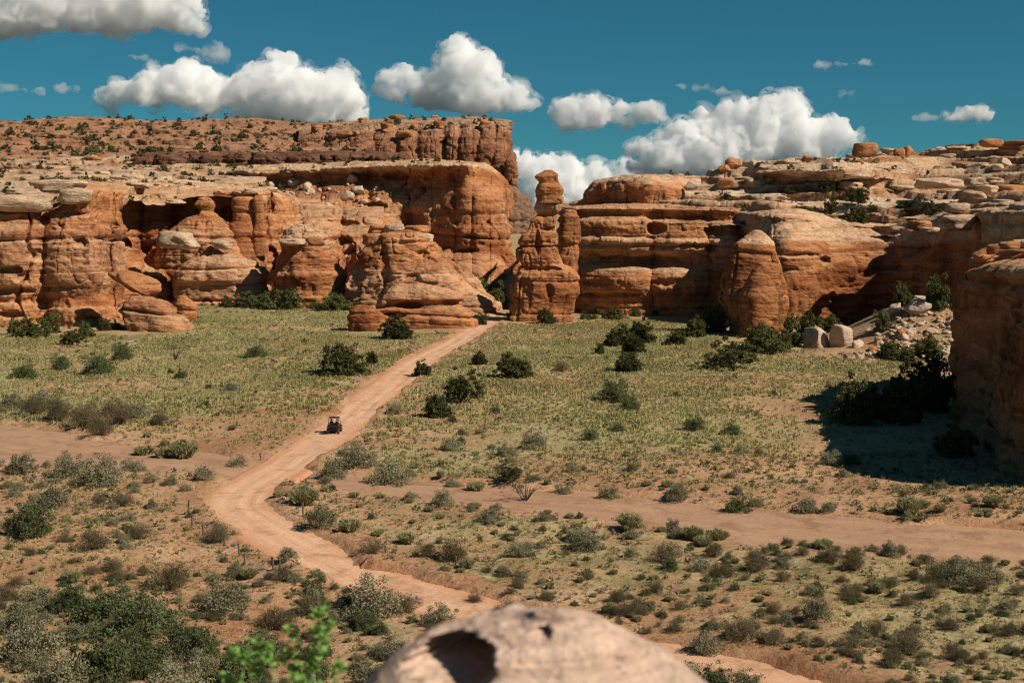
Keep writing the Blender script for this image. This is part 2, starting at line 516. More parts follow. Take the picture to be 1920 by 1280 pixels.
def butte(name, levels, Y, ratio=0.9, ns=180, nt=160, mat='rock', seed=1, pale=None, varnish=1.0, power=2.4, lean=0.0, foot=2.5, key=None, parent=None, closed_foot=False, alcoves=(), **kw):
    """a free-standing rock. levels, top to bottom: (v, left u, right u); Y = depth of its axis"""
    ns, nt = int(ns * 0.70), int(nt * 0.70)
    lv = np.asarray(levels, float)
    x0, _, z0 = W(lv[:, 1], lv[:, 0], Y)
    x1, _, _ = W(lv[:, 2], lv[:, 0], Y)
    cx, rx = (x0 + x1) / 2, (x1 - x0) / 2
    o_ = np.argsort(z0)
    zc, cx, rx = z0[o_], cx[o_], rx[o_]
    zs = np.linspace(zc[0], zc[-1], nt)
    kk = interp_keys(zs, zc, np.stack([cx, rx], 1))
    CX, RX = kk[:, 0], kk[:, 1]
    # foot and crown
    top_r = RX[-1]
    ncap = max(4, int(nt * min(0.25, 0.8 * top_r / (zc[-1] - zc[0] + 1e-6))))
    a = np.linspace(0, 1, ncap + 1)[1:]
    capz = zs[-1] + np.sin(a * np.pi / 2) * top_r * 0.28
    zs = np.concatenate([[zs[0] - foot], zs, capz])
    CX = np.concatenate([[CX[0]], CX, np.full(ncap, CX[-1])])
    RX = np.concatenate([[RX[0] * (0.05 if closed_foot else 1.0)], RX, np.maximum(top_r * np.cos(a * np.pi / 2), 0.01)])
    n = len(zs)
    th = np.linspace(0, 2 * np.pi, ns, endpoint=False)
    c, s = np.cos(th), np.sin(th)
    q = (np.abs(c) ** power + np.abs(s) ** power) ** (-1 / power)
    P = np.stack([CX[None, :] + (q * c)[:, None] * RX[None, :],
                  Y + lean * (zs[None, :] - zs[0]) + (q * s)[:, None] * RX[None, :] * ratio,
                  np.repeat(zs[None, :], ns, 0)], -1)
    N = grid_normals(P, True)
    rad = P[..., :2] - np.stack([CX, Y + lean * (zs - zs[0])], -1)[None]
    if (N[..., :2] * rad).sum(-1).mean() < 0: N = -N
    fade = np.clip(RX / 1.5, 0.0, 1.0)[None, :] * np.ones((ns, 1))
    P = carve(rock_disp(P, N, seed, face=fade, **kw), alcoves, Y, seed)
    Nf = grid_normals(P, True)
    if (Nf[..., :2] * rad).sum(-1).mean() < 0: Nf = -Nf
    u, v = PX(P[..., 0], P[..., 1], P[..., 2])
    pa = np.zeros((ns, n)) if pale is None else pale(u, P, v, Nf[..., 2])
    me = np_mesh(name, P.reshape(-1, 3), grid_faces(ns, n, True), attrs={'pale': np.clip(pa, 0, 1), 'varnish': np.full(ns * n, varnish)})
    o = link(name, me, M[mat], parent)
    SURF[key or o.name] = (P, Nf)
    return o

def paleband(v0, v1, soft=6, amt=1.0, top=0.35):
    """pale beds between two image heights, plus bleached flat tops"""
    def f(U, P, V, up):
        n = vn(P.reshape(-1, 3) * np.array([0.06, 0.06, 0.1]), 77).reshape(P.shape[:2]) * 8
        return amt * sstep(v0 - soft, v0 + soft, V + n) * (1 - sstep(v1 - soft, v1 + soft, V + n)) + top * sstep(0.6, 0.9, up)
    return f

# ------------------------------------------------------------------ valley floor
ROAD_UV = [(1700, 1370), (1560, 1300), (1420, 1250), (1260, 1203), (1100, 1168), (940, 1132), (800, 1090), (690, 1060), (590, 1022), (490, 978), (445, 948), (455, 920),
           (492, 890), (540, 862), (585, 835), (632, 800), (672, 770), (708, 742), (738, 718), (768, 694), (802, 672), (836, 652), (870, 632), (900, 614), (922, 602), (938, 594)]
WASH_UV = [(-420, 790), (-200, 808), (0, 826), (150, 842), (300, 854), (420, 868), (520, 882), (620, 893), (760, 906), (900, 920), (1060, 936), (1250, 952), (1450, 978), (1650, 1000), (1900, 1018), (2200, 1050)]
WASH_HW = [9, 8.8, 8.4, 6.8, 5.6, 4.8, 4.2, 3.8, 3.8, 4.2, 5.0, 5.0, 5.0, 5.0, 5.4, 6]

def spline(pts, step):
    pts = np.asarray(pts, float)
    P = np.concatenate([[2 * pts[0] - pts[1]], pts, [2 * pts[-1] - pts[-2]]])
    out = []
    for i in range(1, len(P) - 2):
        p0, p1, p2, p3 = P[i - 1:i + 3]
        n = max(2, int(np.linalg.norm((p2 - p1)[:2]) / step))
        t = np.linspace(0, 1, n, endpoint=False)[:, None]
        out.append(0.5 * (2 * p1 + (p2 - p0) * t + (2 * p0 - 5 * p1 + 4 * p2 - p3) * t ** 2 + (3 * p1 - p0 - 3 * p2 + p3) * t ** 3))
    return np.concatenate(out + [P[-2:-1]])

ROAD = spline([G(u, v) for u, v in ROAD_UV], 1.0)
WASH = spline([(*G(u, v), w) for (u, v), w in zip(WASH_UV, WASH_HW)], 1.5)
ROAD_HW = 2.4

def dist_to(x, y, path):
    x, y = np.asarray(x, np.float32).ravel(), np.asarray(y, np.float32).ravel()
    d = np.full(x.shape, 1e9, np.float32)
    k = np.zeros(x.shape, np.int32)
    lo, hi = path[:, :2].min(0) - 30, path[:, :2].max(0) + 30
    sel = np.where((x > lo[0]) & (x < hi[0]) & (y > lo[1]) & (y < hi[1]))[0]
    for c in range(0, len(sel), 20000):
        q = sel[c:c + 20000]
        dd = (x[q, None] - path[None, :, 0].astype(np.float32)) ** 2 + (y[q, None] - path[None, :, 1].astype(np.float32)) ** 2
        a = dd.argmin(1)
        d[q] = np.sqrt(dd[np.arange(len(q)), a])
        k[q] = a
    return d, k

def h_low(x, y):
    base = 0.55 * n2(x / 46, y / 46, 1, 2) - 0.12
    rise = 0.13 * np.clip(y - 350, 0, 90) + 0.03 * np.clip(y - 440, 0, 200)
    # gap between the buttes, with a debris slope behind it
    # boulder-covered slope at the foot of the amphitheatre
    mx, my = 74.0, 247.0
    q = ((x - mx) / 17) ** 2 + ((y - my) / 19) ** 2
    mound = 9.0 * np.exp(-q * 1.3)
    rim = 1.6 * sstep(285, 330, y) * sstep(20, -40, x)
    return base + rise + mound + rim

def road_cut(y):
    return 0.12 + 0.30 * sstep(104, 80, y)

def ground_h(x, y, full=True):
    """height of the soil; also returns how far inside the road or wash the point lies"""
    shp = np.shape(x)
    x, y = np.ravel(np.asarray(x, float)), np.ravel(np.asarray(y, float))
    lo = h_low(x, y)
    dr, _ = dist_to(x, y, ROAD)
    dw, kw_ = dist_to(x, y, WASH)
    en = (0.75 * n2(x / 5, y / 5, 3, 3) + 0.22 * n2(x / 2.2, y / 2.2, 5, 2)) * (1 + 0.7 * sstep(112, 90, y))
    er = dr - ROAD_HW - 0.7 * en
    ew = dw - WASH[kw_, 2] - 1.5 * en
    rough = 0.22 * n2(x / 7, y / 7, 9, 3) + 0.05 * n2(x / 1.1, y / 1.1, 8, 2)
    near = sstep(125, 95, y)
    rough = rough * (1 + 0.6 * near)
    z = lo + rough
    berm = 0.22 * np.exp(-((er - 0.55) / 0.45) ** 2) * (0.5 + 0.5 * n2(x / 4, y / 4, 14, 2))
    z = z + berm
    tr = sstep(0.45, -0.5, er)
    tw = sstep(0.9, -0.7, ew)
    z = z * (1 - tw) + (lo - 0.38 - 0.25) * tw
    rc = lo - road_cut(y) - 0.20 * sstep(3, 0, ew) - 0.22
    z = z * (1 - tr) + rc * tr
    r = (z.reshape(shp), er.reshape(shp), ew.reshape(shp))
    return r if full else r[0]

def build_ground():
    ys = [-400, -150, -40, 0, 30, 46]
    y = 58.0
    while y < 352:
        ys.append(y)
        y += max(0.34, 0.0054 * y)
    while y < 9000:
        ys.append(y)
        y *= 1.06
    xs = list(np.arange(-122, 122.1, 0.72))
    e = 122.0
    right = []
    while e < 9000:
        e += max(0.9, 0.05 * (e - 110))
        right.append(e)
    xs = [-q for q in right[::-1]] + xs + right
    X, Y = np.meshgrid(np.array(xs), np.array(ys), indexing='ij')
    Z, er, ew = ground_h(X, Y)
    veg = 0.5 + 0.55 * n2(X / 23, Y / 23, 31, 4) + 0.22 * sstep(150, 230, Y)
    veg -= 0.9 * np.exp(-np.clip(er, 0, 99) / 1.6) + 0.8 * np.exp(-np.clip(ew, 0, 99) / 3.0)
    veg -= 0.08 * sstep(118, 96, Y)
    sx, sy = G(370, 915)
    veg -= 1.0 * np.exp(-(((X - sx) / 7) ** 2 + ((Y - sy) / 8) ** 2))
    sx, sy = G(1500, 775)
    veg -= 1.2 * np.exp(-(((X - sx) / 6) ** 2 + ((Y - sy) / 6) ** 2))
    sx, sy = G(1820, 950)
    veg -= 0.7 * np.exp(-(((X - sx) / 12) ** 2 + ((Y - sy) / 8) ** 2))
    sx, sy = G(1700, 830)
    veg -= 0.9 * np.exp(-(((X - sx) / 9) ** 2 + ((Y - sy) / 16) ** 2))
    damp = np.zeros_like(X)
    for u, v, rx, ry in ((90, 1150, 9, 7), (1180, 1060, 14, 5), (700, 640, 30, 25), (300, 610, 30, 14), (1500, 1080, 12, 6)):
        sx, sy = G(u, v)
        damp += np.exp(-(((X - sx) / rx) ** 2 + ((Y - sy) / ry) ** 2))
    me = np_mesh('ground', np.stack([X, Y, Z], -1).reshape(-1, 3), grid_faces(len(xs), len(ys)),
                 attrs={'veg': np.clip(veg, 0, 1), 'damp': np.clip(damp, 0, 1)})
    m, n, b = new_mat('desert_soil')
    k = NT(n)
    soil = k.ramp(k.noise(k.pos((0.09, 0.09, 0.09)), 1, 5, 0.6), [(0.3, (0.32, 0.155, 0.076)), (0.5, (0.44, 0.245, 0.130)), (0.7, (0.54, 0.335, 0.195))])
    cover = k.ramp(k.noise(k.pos((0.16, 0.16, 0.16)), 1, 6, 0.65), [(0.3, (0.23, 0.195, 0.080)), (0.5, (0.34, 0.285, 0.13)), (0.7, (0.47, 0.41, 0.22))])
    lush = (0.125, 0.145, 0.038)
    d = k.math('MULTIPLY', k.attr('damp').outputs['Fac'], k.ramp(k.noise(k.pos((0.3, 0.3, 0.3)), 1, 5, 0.6), [(0.42, 0.0), (0.6, 0.85)]))
    cover = k.mix(d, cover, lush)
    fn = k.noise(k.pos((0.75, 0.75, 0.75)), 1, 6, 0.72)
    f = k.math('ADD', k.attr('veg').outputs['Fac'], k.math('MULTIPLY', k.math('SUBTRACT', fn, 0.5), 2.6))
    f = k.ramp(f, [(0.22, 0.0), (0.95, 0.9)])
    c = k.mix(f, soil, cover)
    sp = k.noise(k.pos((3.0, 3.0, 3.0)), 1, 5, 0.75)
    c = k.mix(1.0, c, k.ramp(sp, [(0.28, 0.5), (0.5, 1.0), (0.72, 1.25)]), 'MULTIPLY')
    lt = k.noise(k.pos((1.15, 1.15, 1.15)), 1, 6, 0.75, 0.3)
    c = k.mix(k.ramp(lt, [(0.36, 0.8), (0.46, 0.0)]), c, (0.085, 0.062, 0.030))
    pl = k.noise(k.pos((0.95, 0.95, 0.95)), 1, 5, 0.7, 0.2)
    c = k.mix(k.math('MULTIPLY', k.ramp(pl, [(0.54, 0.0), (0.66, 0.85)]), f), c, (0.50, 0.43, 0.25))
    # cut banks show the bare red earth
    g = k.node('ShaderNodeNewGeometry')
    sx_ = k.node('ShaderNodeSeparateXYZ'); k.link(g.outputs['Normal'], sx_.inputs[0])
    c = k.mix(k.ramp(sx_.outputs[2], [(0.78, 1.0), (0.93, 0.0)]), c, (0.33, 0.135, 0.058))
    k.link(c, b.inputs['Base Color'])
    k.link(k.bump(k.noise(k.pos((2.2, 2.2, 2.2)), 1, 6, 0.7), 0.9, 0.22), b.inputs['Normal'])
    return tag(link('ground', me, m), kind='structure')

def strip(name, path, hw, zfun, mat, nx, step):
    c = path[:, :2]
    t = np.gradient(c, axis=0)
    t /= np.linalg.norm(t, axis=1, keepdims=True)
    nrm_ = np.stack([-t[:, 1], t[:, 0]], 1)
    s = np.concatenate([[0], np.cumsum(np.linalg.norm(np.diff(c, axis=0), axis=1))])
    a = np.linspace(-1, 1, nx)
    P2 = c[:, None, :] + nrm_[:, None, :] * (a[None, :] * hw[:, None])[..., None]
    z = zfun(P2[..., 0], P2[..., 1], a[None, :] * hw[:, None], s[:, None])
    P = np.concatenate([P2, z[..., None]], -1)
    uv = np.stack([np.repeat(s[:, None], nx, 1), a[None, :] * hw[:, None]], -1).reshape(-1, 2)
    F = grid_faces(len(c), nx)
    me = np_mesh(name, P.reshape(-1, 3), F[:, ::-1], uv=uv)
    if me.polygons[len(me.polygons) // 2].normal.z < 0: me.flip_normals()
    return link(name, me, mat)

def track_material(name, a, b_, c_, streak, edge=None):
    m, n, b = new_mat(name)
    k = NT(n)
    uvn = k.node('ShaderNodeUVMap')
    mp = k.node('ShaderNodeVectorMath', operation='MULTIPLY'); mp.inputs[1].default_value = (0.05, streak, 1)
    k.link(uvn.outputs[0], mp.inputs[0])
    st = k.noise(mp.outputs[0], 1.0, 5, 0.65, 0.15)
    c = k.ramp(st, [(0.32, a), (0.5, b_), (0.68, c_)])
    bl = k.noise(k.pos((0.16, 0.16, 0.16)), 1, 5, 0.6)
    c = k.mix(k.ramp(bl, [(0.35, 0.0), (0.65, 0.7)]), c, b_)
    b2 = k.noise(k.pos((0.45, 0.45, 0.45)), 1, 6, 0.7, 0.5)
    c = k.mix(k.ramp(b2, [(0.34, 0.65), (0.5, 0.0)]), c, tuple(q * 0.66 for q in a))
    if edge:
        se = k.node('ShaderNodeSeparateXYZ'); k.link(uvn.outputs[0], se.inputs[0])
        ed = k.math('ADD', k.math('ABSOLUTE', se.outputs[1]), k.math('MULTIPLY', bl, 1.2))
        c = k.mix(k.ramp(k.math('MULTIPLY', ed, 0.25), [(0.56, 0.0), (0.78, 0.85)]), c, edge)
    sp = k.noise(k.pos((3.5, 3.5, 3.5)), 1, 5, 0.7)
    c = k.mix(1.0, c, k.ramp(sp, [(0.3, 0.84), (0.7, 1.10)]), 'MULTIPLY')
    k.link(c, b.inputs['Base Color'])
    h = k.math('ADD', k.math('MULTIPLY', st, 1.2), k.noise(k.pos((2.5, 2.5, 2.5)), 1, 5, 0.65))
    k.link(k.bump(h, 0.6, 0.10), b.inputs['Normal'])
    return m

M['road'] = track_material('packed_road_dirt', (0.54, 0.275, 0.15), (0.64, 0.375, 0.225), (0.69, 0.44, 0.285), 1.1, (0.56, 0.26, 0.13))
M['wash'] = track_material('wash_silt', (0.33, 0.18, 0.10), (0.41, 0.24, 0.142), (0.47, 0.295, 0.18), 0.55)

build_ground()
def road_z(x, y, off, s):
    dw, kw_ = dist_to(x, y, WASH)
    ew = (dw - WASH[kw_, 2]).reshape(x.shape)
    ruts = -0.05 * np.exp(-((np.abs(off) - 0.85) / 0.28) ** 2)
    return h_low(x, y) - road_cut(y) - 0.20 * sstep(3, 0, ew) + ruts + 0.03 * n2(x / 2, y / 2, 4, 2) - 0.6 * sstep(ROAD_HW + 0.4, ROAD_HW + 1.4, np.abs(off))
road = strip('dirt_road', ROAD, np.full(len(ROAD), ROAD_HW + 1.5), road_z, M['road'], 29, 1)
tag(road, kind='structure')
def wash_z(x, y, off, s):
    dr, _ = dist_to(x, y, ROAD)
    dr = dr.reshape(x.shape)
    return h_low(x, y) - 0.38 + 0.10 * n2(x / 6, y / 6, 6, 3) - 0.3 * sstep(ROAD_HW + 2, ROAD_HW - 0.5, dr)
wash = strip('dry_wash', WASH, WASH[:, 2] + 2.2, wash_z, M['wash'], 41, 1)
tag(wash, kind='structure')

# ------------------------------------------------------------------ rock formations
# --- left: nearest cliff with the white capstone
def sec(*p): return list(p)
o = wall('sandstone_cliff', [
    (-260, 292, sec((616, 0), (578, 1.2), (566, 3.2), (556, 2.6), (520, 2.2), (470, 3.0), (435, 4.2), (412, 7.5), (402, 7.0), (396, 9), (388, 26), (384, 60))),
    (0,    290, sec((616, 0), (578, 1.2), (566, 3.2), (556, 2.6), (520, 2.2), (470, 2.6), (435, 4.2), (412, 7.5), (402, 7.5), (396, 9), (388, 26), (384, 60))),
    (95,   290, sec((618, 0), (580, 1.0), (566, 3.2), (555, 2.6), (515, 2.4), (465, 3.2), (432, 5.0), (408, 7.5), (400, 8.0), (390, 10), (380, 26), (372, 60))),
    (165,  291, sec((618, 0), (584, 1.0), (570, 4.0), (552, 3.8), (520, 3.6), (470, 4.6), (430, 6.2), (400, 9.0), (372, 10), (354, 12), (348, 28), (340, 60))),
    (196,  297, sec((618, -4), (590, -2.5), (572, 1.0), (552, 2.0), (520, 2), (470, 3), (430, 5), (400, 9), (372, 11), (356, 13), (349, 28), (340, 60))),
    (238,  302, sec((618, -4), (606, -1), (590, 4), (570, 7), (530, 10), (480, 13), (430, 16), (400, 18), (376, 20), (360, 22), (352, 36), (342, 60)))],
    420, 190, cracks=(-300, -170, -50, 84, 212, 290), cdepth=3.2, seed=3, pale=paleband(440, 545, 22, 0.3, 0.5), key='cliffA', alcoves=[(65, 478, 20, 12, 2.2), (18, 506, 24, 8, 2.5), (12, 545, 60, 9, 3.0), (40, 520, 16, 10, 1.5), (110, 540, 34, 6, 1.6), (150, 455, 14, 9, 2.0), (165, 598, 26, 6, 2.0), (20, 590, 26, 9, 2.5), (150, 400, 50, 6, 2.0), (120, 372, 26, 5, 2.0)], strata=1.0, crack=0.8, bulge=0.8)
tag(o, 'tall layered orange sandstone cliff at the left edge under a white capstone', 'cliff')

o = butte('rock_outcrop', [(552, 238, 268), (562, 226, 300), (573, 216, 316), (590, 222, 330), (604, 230, 345), (618, 236, 356)], 286, 0.8, 170, 90, seed=19, amp=0.8, strata=1.3, power=3.6, pale=paleband(575, 612, 6, 0.3, .3))
tag(o, 'low layered orange outcrop jutting right below the leaning slab', 'rock outcrop')
o = butte('rock_outcrop', [(556, 332, 352), (570, 330, 368), (590, 334, 370), (606, 340, 362)], 300, 0.9, 90, 60, seed=23, amp=0.5)
tag(o, 'small dark red knob of rock right of the low layered outcrop', 'rock outcrop')

# --- left: recessed cliff band behind the domes
o = wall('sandstone_cliff', [
    (120, 336, sec((600, -8), (560, -6), (520, -2), (480, 1), (456, 3), (430, 5), (404, 7), (384, 8), (368, 9), (352, 10), (344, 20), (336, 60))),
    (210, 338, sec((600, -9), (560, -7), (520, -3), (480, 0), (456, 3), (430, 5), (404, 7), (382, 9), (366, 10), (352, 11), (343, 20), (336, 60))),
    (300, 344, sec((600, -10), (560, -7), (520, -3), (482, 1), (458, 4), (436, 6), (410, 9), (384, 13), (368, 12.5), (356, 9.5), (346, 14), (337, 60))),
    (400, 346, sec((600, -8), (560, -6), (520, -2), (482, 2), (458, 5), (436, 8), (410, 11), (388, 14), (370, 13), (362, 9), (352, 14), (341, 60))),
    (482, 348, sec((600, -8), (560, -6), (520, -2), (482, 2), (458, 5), (436, 8), (410, 10), (388, 12), (372, 11), (362, 8), (354, 14), (344, 60))),
    (560, 352, sec((600, -10), (560, -7), (520, -1), (486, 5), (460, 10), (438, 17), (418, 24), (404, 30), (394, 36), (386, 42), (380, 50), (372, 64))),
    (720, 358, sec((600, -10), (560, -6), (520, 0), (486, 6), (460, 13), (442, 18), (428, 22), (414, 27), (404, 31), (396, 36), (390, 42), (384, 54)))],
    520, 170, cracks=(90, 190, 262, 330, 372, 436, 476, 500, 560, 640, 740), cdepth=4.5, seed=5, pale=paleband(328, 362, 4, 1.0, 0.6), key='cliffB', alcoves=[(215, 458, 30, 16, 5.0), (285, 478, 46, 30, 6.0), (315, 440, 24, 14, 3.5), (505, 500, 18, 40, 5.0), (212, 404, 26, 7, 2.0), (430, 400, 20, 16, 3.0), (500, 390, 16, 14, 3.5), (560, 440, 40, 7, 3.0), (648, 490, 20, 44, 5.0), (640, 420, 34, 8, 3.0)], strata=1.1, amp=0.85)
tag(o, 'recessed red cliff band with a pale overhanging rim behind the domes', 'cliff')

# --- left: the row of bell-shaped domes
o = butte('sandstone_dome', [(374, 372, 400), (384, 368, 403), (396, 370, 405), (412, 350, 426), (432, 325, 440), (452, 306, 450), (470, 300, 460), (520, 290, 470)], 350, 0.7, 200, 130, seed=29, amp=0.8, strata=1.1, pale=paleband(430, 500, 8, .3, .3))
tag(o, 'cone shaped red dome with a chimney top, under the overhanging rim', 'rock dome')
o = butte('sandstone_dome', [(464, 380, 398), (472, 376, 412), (482, 366, 450), (492, 350, 474), (506, 340, 486), (525, 330, 496), (548, 324, 503), (572, 320, 508), (582, 318, 508)], 338, 0.75, 220, 120, seed=31, amp=1.0, strata=1.0, pale=paleband(480, 560, 10, .45, .4))
tag(o, 'broad bell shaped orange dome with a small knob on top', 'rock dome')
o = butte('sandstone_pillar', [(375, 438, 476), (384, 436, 478), (400, 438, 480), (420, 434, 482), (440, 428, 488), (480, 420, 495)], 352, 0.8, 110, 90, seed=37, amp=0.45)
tag(o, 'stubby dark red pillar under the rim, right of the cone dome', 'pillar')
o = butte('sandstone_pillar', [(368, 477, 492), (380, 475, 494), (400, 477, 494), (425, 474, 497), (460, 468, 505)], 350, 0.8, 80, 80, seed=41, amp=0.35)
tag(o, 'thin red rock pillar right of the stubby pillar', 'pillar')
o = butte('sandstone_dome', [(424, 545, 578), (432, 541, 590), (440, 536, 602), (449, 522, 610), (458, 523, 613), (466, 525, 612), (480, 518, 622), (500, 508, 632), (516, 500, 640), (534, 505, 642), (548, 498, 648), (580, 493, 657), (590, 492, 658)], 336, 0.85, 220, 150, seed=43, amp=0.9, pale=paleband(415, 462, 5, .7, .4))
tag(o, 'necked orange dome with pale capstones between the bell and the big butte', 'rock dome')
o = butte('sandstone_butte', [(450, 688, 800), (458, 680, 806), (474, 664, 818), (490, 655, 838), (506, 646, 862), (524, 642, 884), (544, 640, 905), (560, 640, 925), (578, 644, 938), (594, 646, 940)], 330, 0.62, 320, 160, seed=47, amp=0.95, crack=2.2, strata=0.55, bulge=1.2, power=2.9, alcoves=[(662, 510, 22, 34, 3.0), (720, 500, 8, 40, 1.2), (790, 478, 16, 8, 1.2)], pale=paleband(505, 580, 12, .45, .35))
tag(o, 'large red butte topped with balanced slabs, sloping down to the right', 'butte')
o = butte('rock_outcrop', [(529, 742, 788), (538, 728, 822), (548, 718, 858), (560, 706, 876), (568, 712, 868), (578, 690, 890), (592, 678, 896), (606, 676, 898), (618, 676, 897)], 288, 0.5, 280, 120, seed=53, amp=0.7, strata=1.5, power=3.2, alcoves=[(768, 573, 26, 8, 2.6), (740, 592, 20, 7, 2.0), (845, 565, 18, 4, 1.2)], crack=0.5, pale=paleband(528, 560, 6, .35, .3))
tag(o, 'low rounded orange outcrop with a shallow cave beside the road end', 'rock outcrop')
o = butte('rock_outcrop', [(575, 668, 688), (584, 662, 708), (600, 660, 714), (622, 660, 716)], 283, 0.9, 130, 80, seed=59, amp=0.7, strata=0.9, pock=1.8, power=3.6)
tag(o, 'pitted knob of rock at the left foot of the low rounded outcrop', 'rock outcrop')

# --- left: bench cliff with pale caprock
def paletop(n=1.0):
    def f(U, P, V, up):
        q = vn(P.reshape(-1, 3) * np.array([0.05, 0.05, 0.1]), 79).reshape(P.shape[:2])
        edge = np.interp(U, [250, 430, 560, 700, 890, 960], [332, 331, 325, 318, 313, 330])
        return n * (1 - sstep(-3, 3, V - edge + 5 * q)) + 0.3 * sstep(0.6, 0.9, up) + 0.35 * sstep(0.1, 0.5, q) * sstep(350, 380, V) * (1 - sstep(410, 440, V))
    return f
o = wall('sandstone_cliff', [
    (250, 470, sec((470, -60), (430, -50), (400, -40), (372, -30), (352, -16), (344, -4), (338, 2), (333, 4), (328, 2), (323, 5), (320, 20), (316, 70))),
    (430, 440, sec((470, -52), (430, -40), (404, -30), (385, -22), (366, -12), (354, -2), (346, 4), (338, 6), (329, 2), (322, 3), (317, 14), (312, 70))),
    (560, 425, sec((480, -44), (436, -34), (410, -26), (390, -17), (370, -9), (354, -1), (342, 3), (332, 4), (323, 1), (316, 2), (311, 12), (307, 70))),
    (690, 415, sec((490, -36), (440, -26), (418, -18), (400, -12), (378, -7), (354, -1), (340, 7), (326, 8), (316, 1), (310, 1), (305, 10), (301, 60))),
    (800, 404, sec((510, -16), (492, -10), (474, -3), (450, 0), (420, 1), (380, 3), (346, 7), (332, 8), (315, 1), (308, 1), (304, 8), (300, 50))),
    (872, 398, sec((530, -16), (494, -8), (474, -1), (450, 0), (420, 1), (380, 2), (344, 5), (326, 6), (314, 2), (308, 2), (303, 8), (300, 46))),
    (905, 396, sec((534, -16), (496, -8), (476, -1), (450, 0), (420, 1), (385, 3), (360, 6), (340, 10), (325, 13), (314, 16), (308, 22), (304, 46))),
    (940, 400, sec((540, -18), (500, -10), (480, -1), (452, 0), (430, 2), (405, 4), (388, 7), (370, 11), (355, 15), (344, 20), (338, 28), (334, 46))),
    (958, 420, sec((545, -30), (505, -22), (486, -10), (470, -4), (455, 0), (440, 4), (425, 8), (410, 14), (398, 20), (390, 28), (385, 34), (380, 50)))],
    640, 190, cracks=(240, 330, 420, 520, 600, 690, 770, 812, 852, 884, 918, 946, 970), cdepth=2.2, seed=7, pale=paletop(), key='bench', alcoves=[(770, 418, 30, 20, 3.0), (745, 330, 30, 9, 4.0), (830, 440, 26, 26, 1.8), (600, 398, 18, 8, 2.5), (640, 398, 22, 7, 2.5), (700, 388, 26, 9, 3.0), (880, 470, 20, 5, 1.6), (350, 336, 30, 7, 3.0), (450, 330, 24, 9, 3.5)], amp=0.85, crack=1.1)
tag(o, 'long bench cliff with pale caprock and a sheer red right end', 'cliff')

# --- left: pale ledges above the nearest cliff
o = wall('ledge_slope', [
    (-330, 318, sec((412, -8), (384, 0), (372, 20), (358, 45), (346, 70), (334, 110), (322, 150), (310, 190), (300, 230), (292, 270))),
    (0, 318, sec((410, -8), (382, 0), (368, 20), (355, 45), (343, 70), (332, 110), (320, 150), (309, 190), (299, 230), (291, 270))),
    (170, 322, sec((388, -6), (358, 0), (348, 20), (342, 45), (335, 70), (326, 110), (316, 150), (306, 190), (297, 230), (290, 270))),
    (300, 350, sec((376, -6), (350, 0), (343, 15), (338, 35), (333, 55), (326, 90), (318, 125), (308, 160), (298, 200), (290, 240))),
    (500, 366, sec((380, -8), (352, 0), (349, 10), (346, 22), (342, 36), (338, 52), (332, 70), (326, 90), (320, 110), (314, 130)))],
    480, 170, mat='rock_pale', seed=11, terrace=2.4, pale=lambda U, P, V, up: 0.62 * sstep(0.6, 0.9, up) * sstep(-0.4, 0.35, vn(P * np.array([0.05, 0.05, 0.3]), 61)) + 0.05, foot=None, key='ledgesL', amp=0.55, crack=0.8, bulge=1.2)
tag(o, kind='structure')

M['shade_band'] = rock_material('shade_coloured_rock', red=(0.085, 0.040, 0.025), mid=(0.145, 0.070, 0.042), tan=(0.20, 0.10, 0.06), pale=(0.30, 0.18, 0.11), varnish=0.9)  # shade on the low cliff band is put into this darker rock colour
# --- far left: mesa slope and mesa
o = wall('mesa_slope', [
    (-420, 540, sec((322, -10), (306, 0), (292, 50), (280, 110), (268, 160), (256, 220), (246, 280), (238, 320), (233, 350), (231, 420))),
    (0,    540, sec((322, -10), (304, 0), (288, 50), (277, 110), (266, 160), (254, 220), (244, 280), (236, 320), (230, 350), (229, 420))),
    (130,  545, sec((322, -10), (302, 0), (286, 50), (276, 110), (264, 160), (252, 220), (240, 280), (229, 320), (222, 345), (221, 420))),
    (210,  545, sec((322, -10), (302, 0), (286, 50), (276, 110), (264, 160), (252, 220), (242, 280), (232, 320), (224, 345), (223, 420))),
    (300,  550, sec((330, -10), (316, 0), (296, 16), (284, 70), (270, 130), (256, 190), (246, 250), (237, 300), (230, 345), (228, 420))),
    (450,  555, sec((330, -10), (318, 0), (293, 12), (282, 60), (268, 120), (254, 180), (243, 240), (234, 300), (224, 345), (222, 420))),
    (600,  560, sec((330, -10), (312, 0), (290, 12), (280, 60), (270, 110), (258, 165), (250, 210), (243, 260), (236, 320), (233, 420))),
    (700,  570, sec((330, -10), (304, 0), (282, 10), (276, 50), (268, 95), (260, 130), (254, 170), (248, 210), (240, 260), (234, 400)))],
    560, 200, mat='rock_far', seed=13, terrace=3.4, pale=lambda U, P, V, up: 0.5 * sstep(0.5, 0.85, up), foot=-3, key='mesa_slope', amp=0.8, size=1.2, crack=0.4, bulge=0.35, strata=1.4)
tag(o, kind='structure')
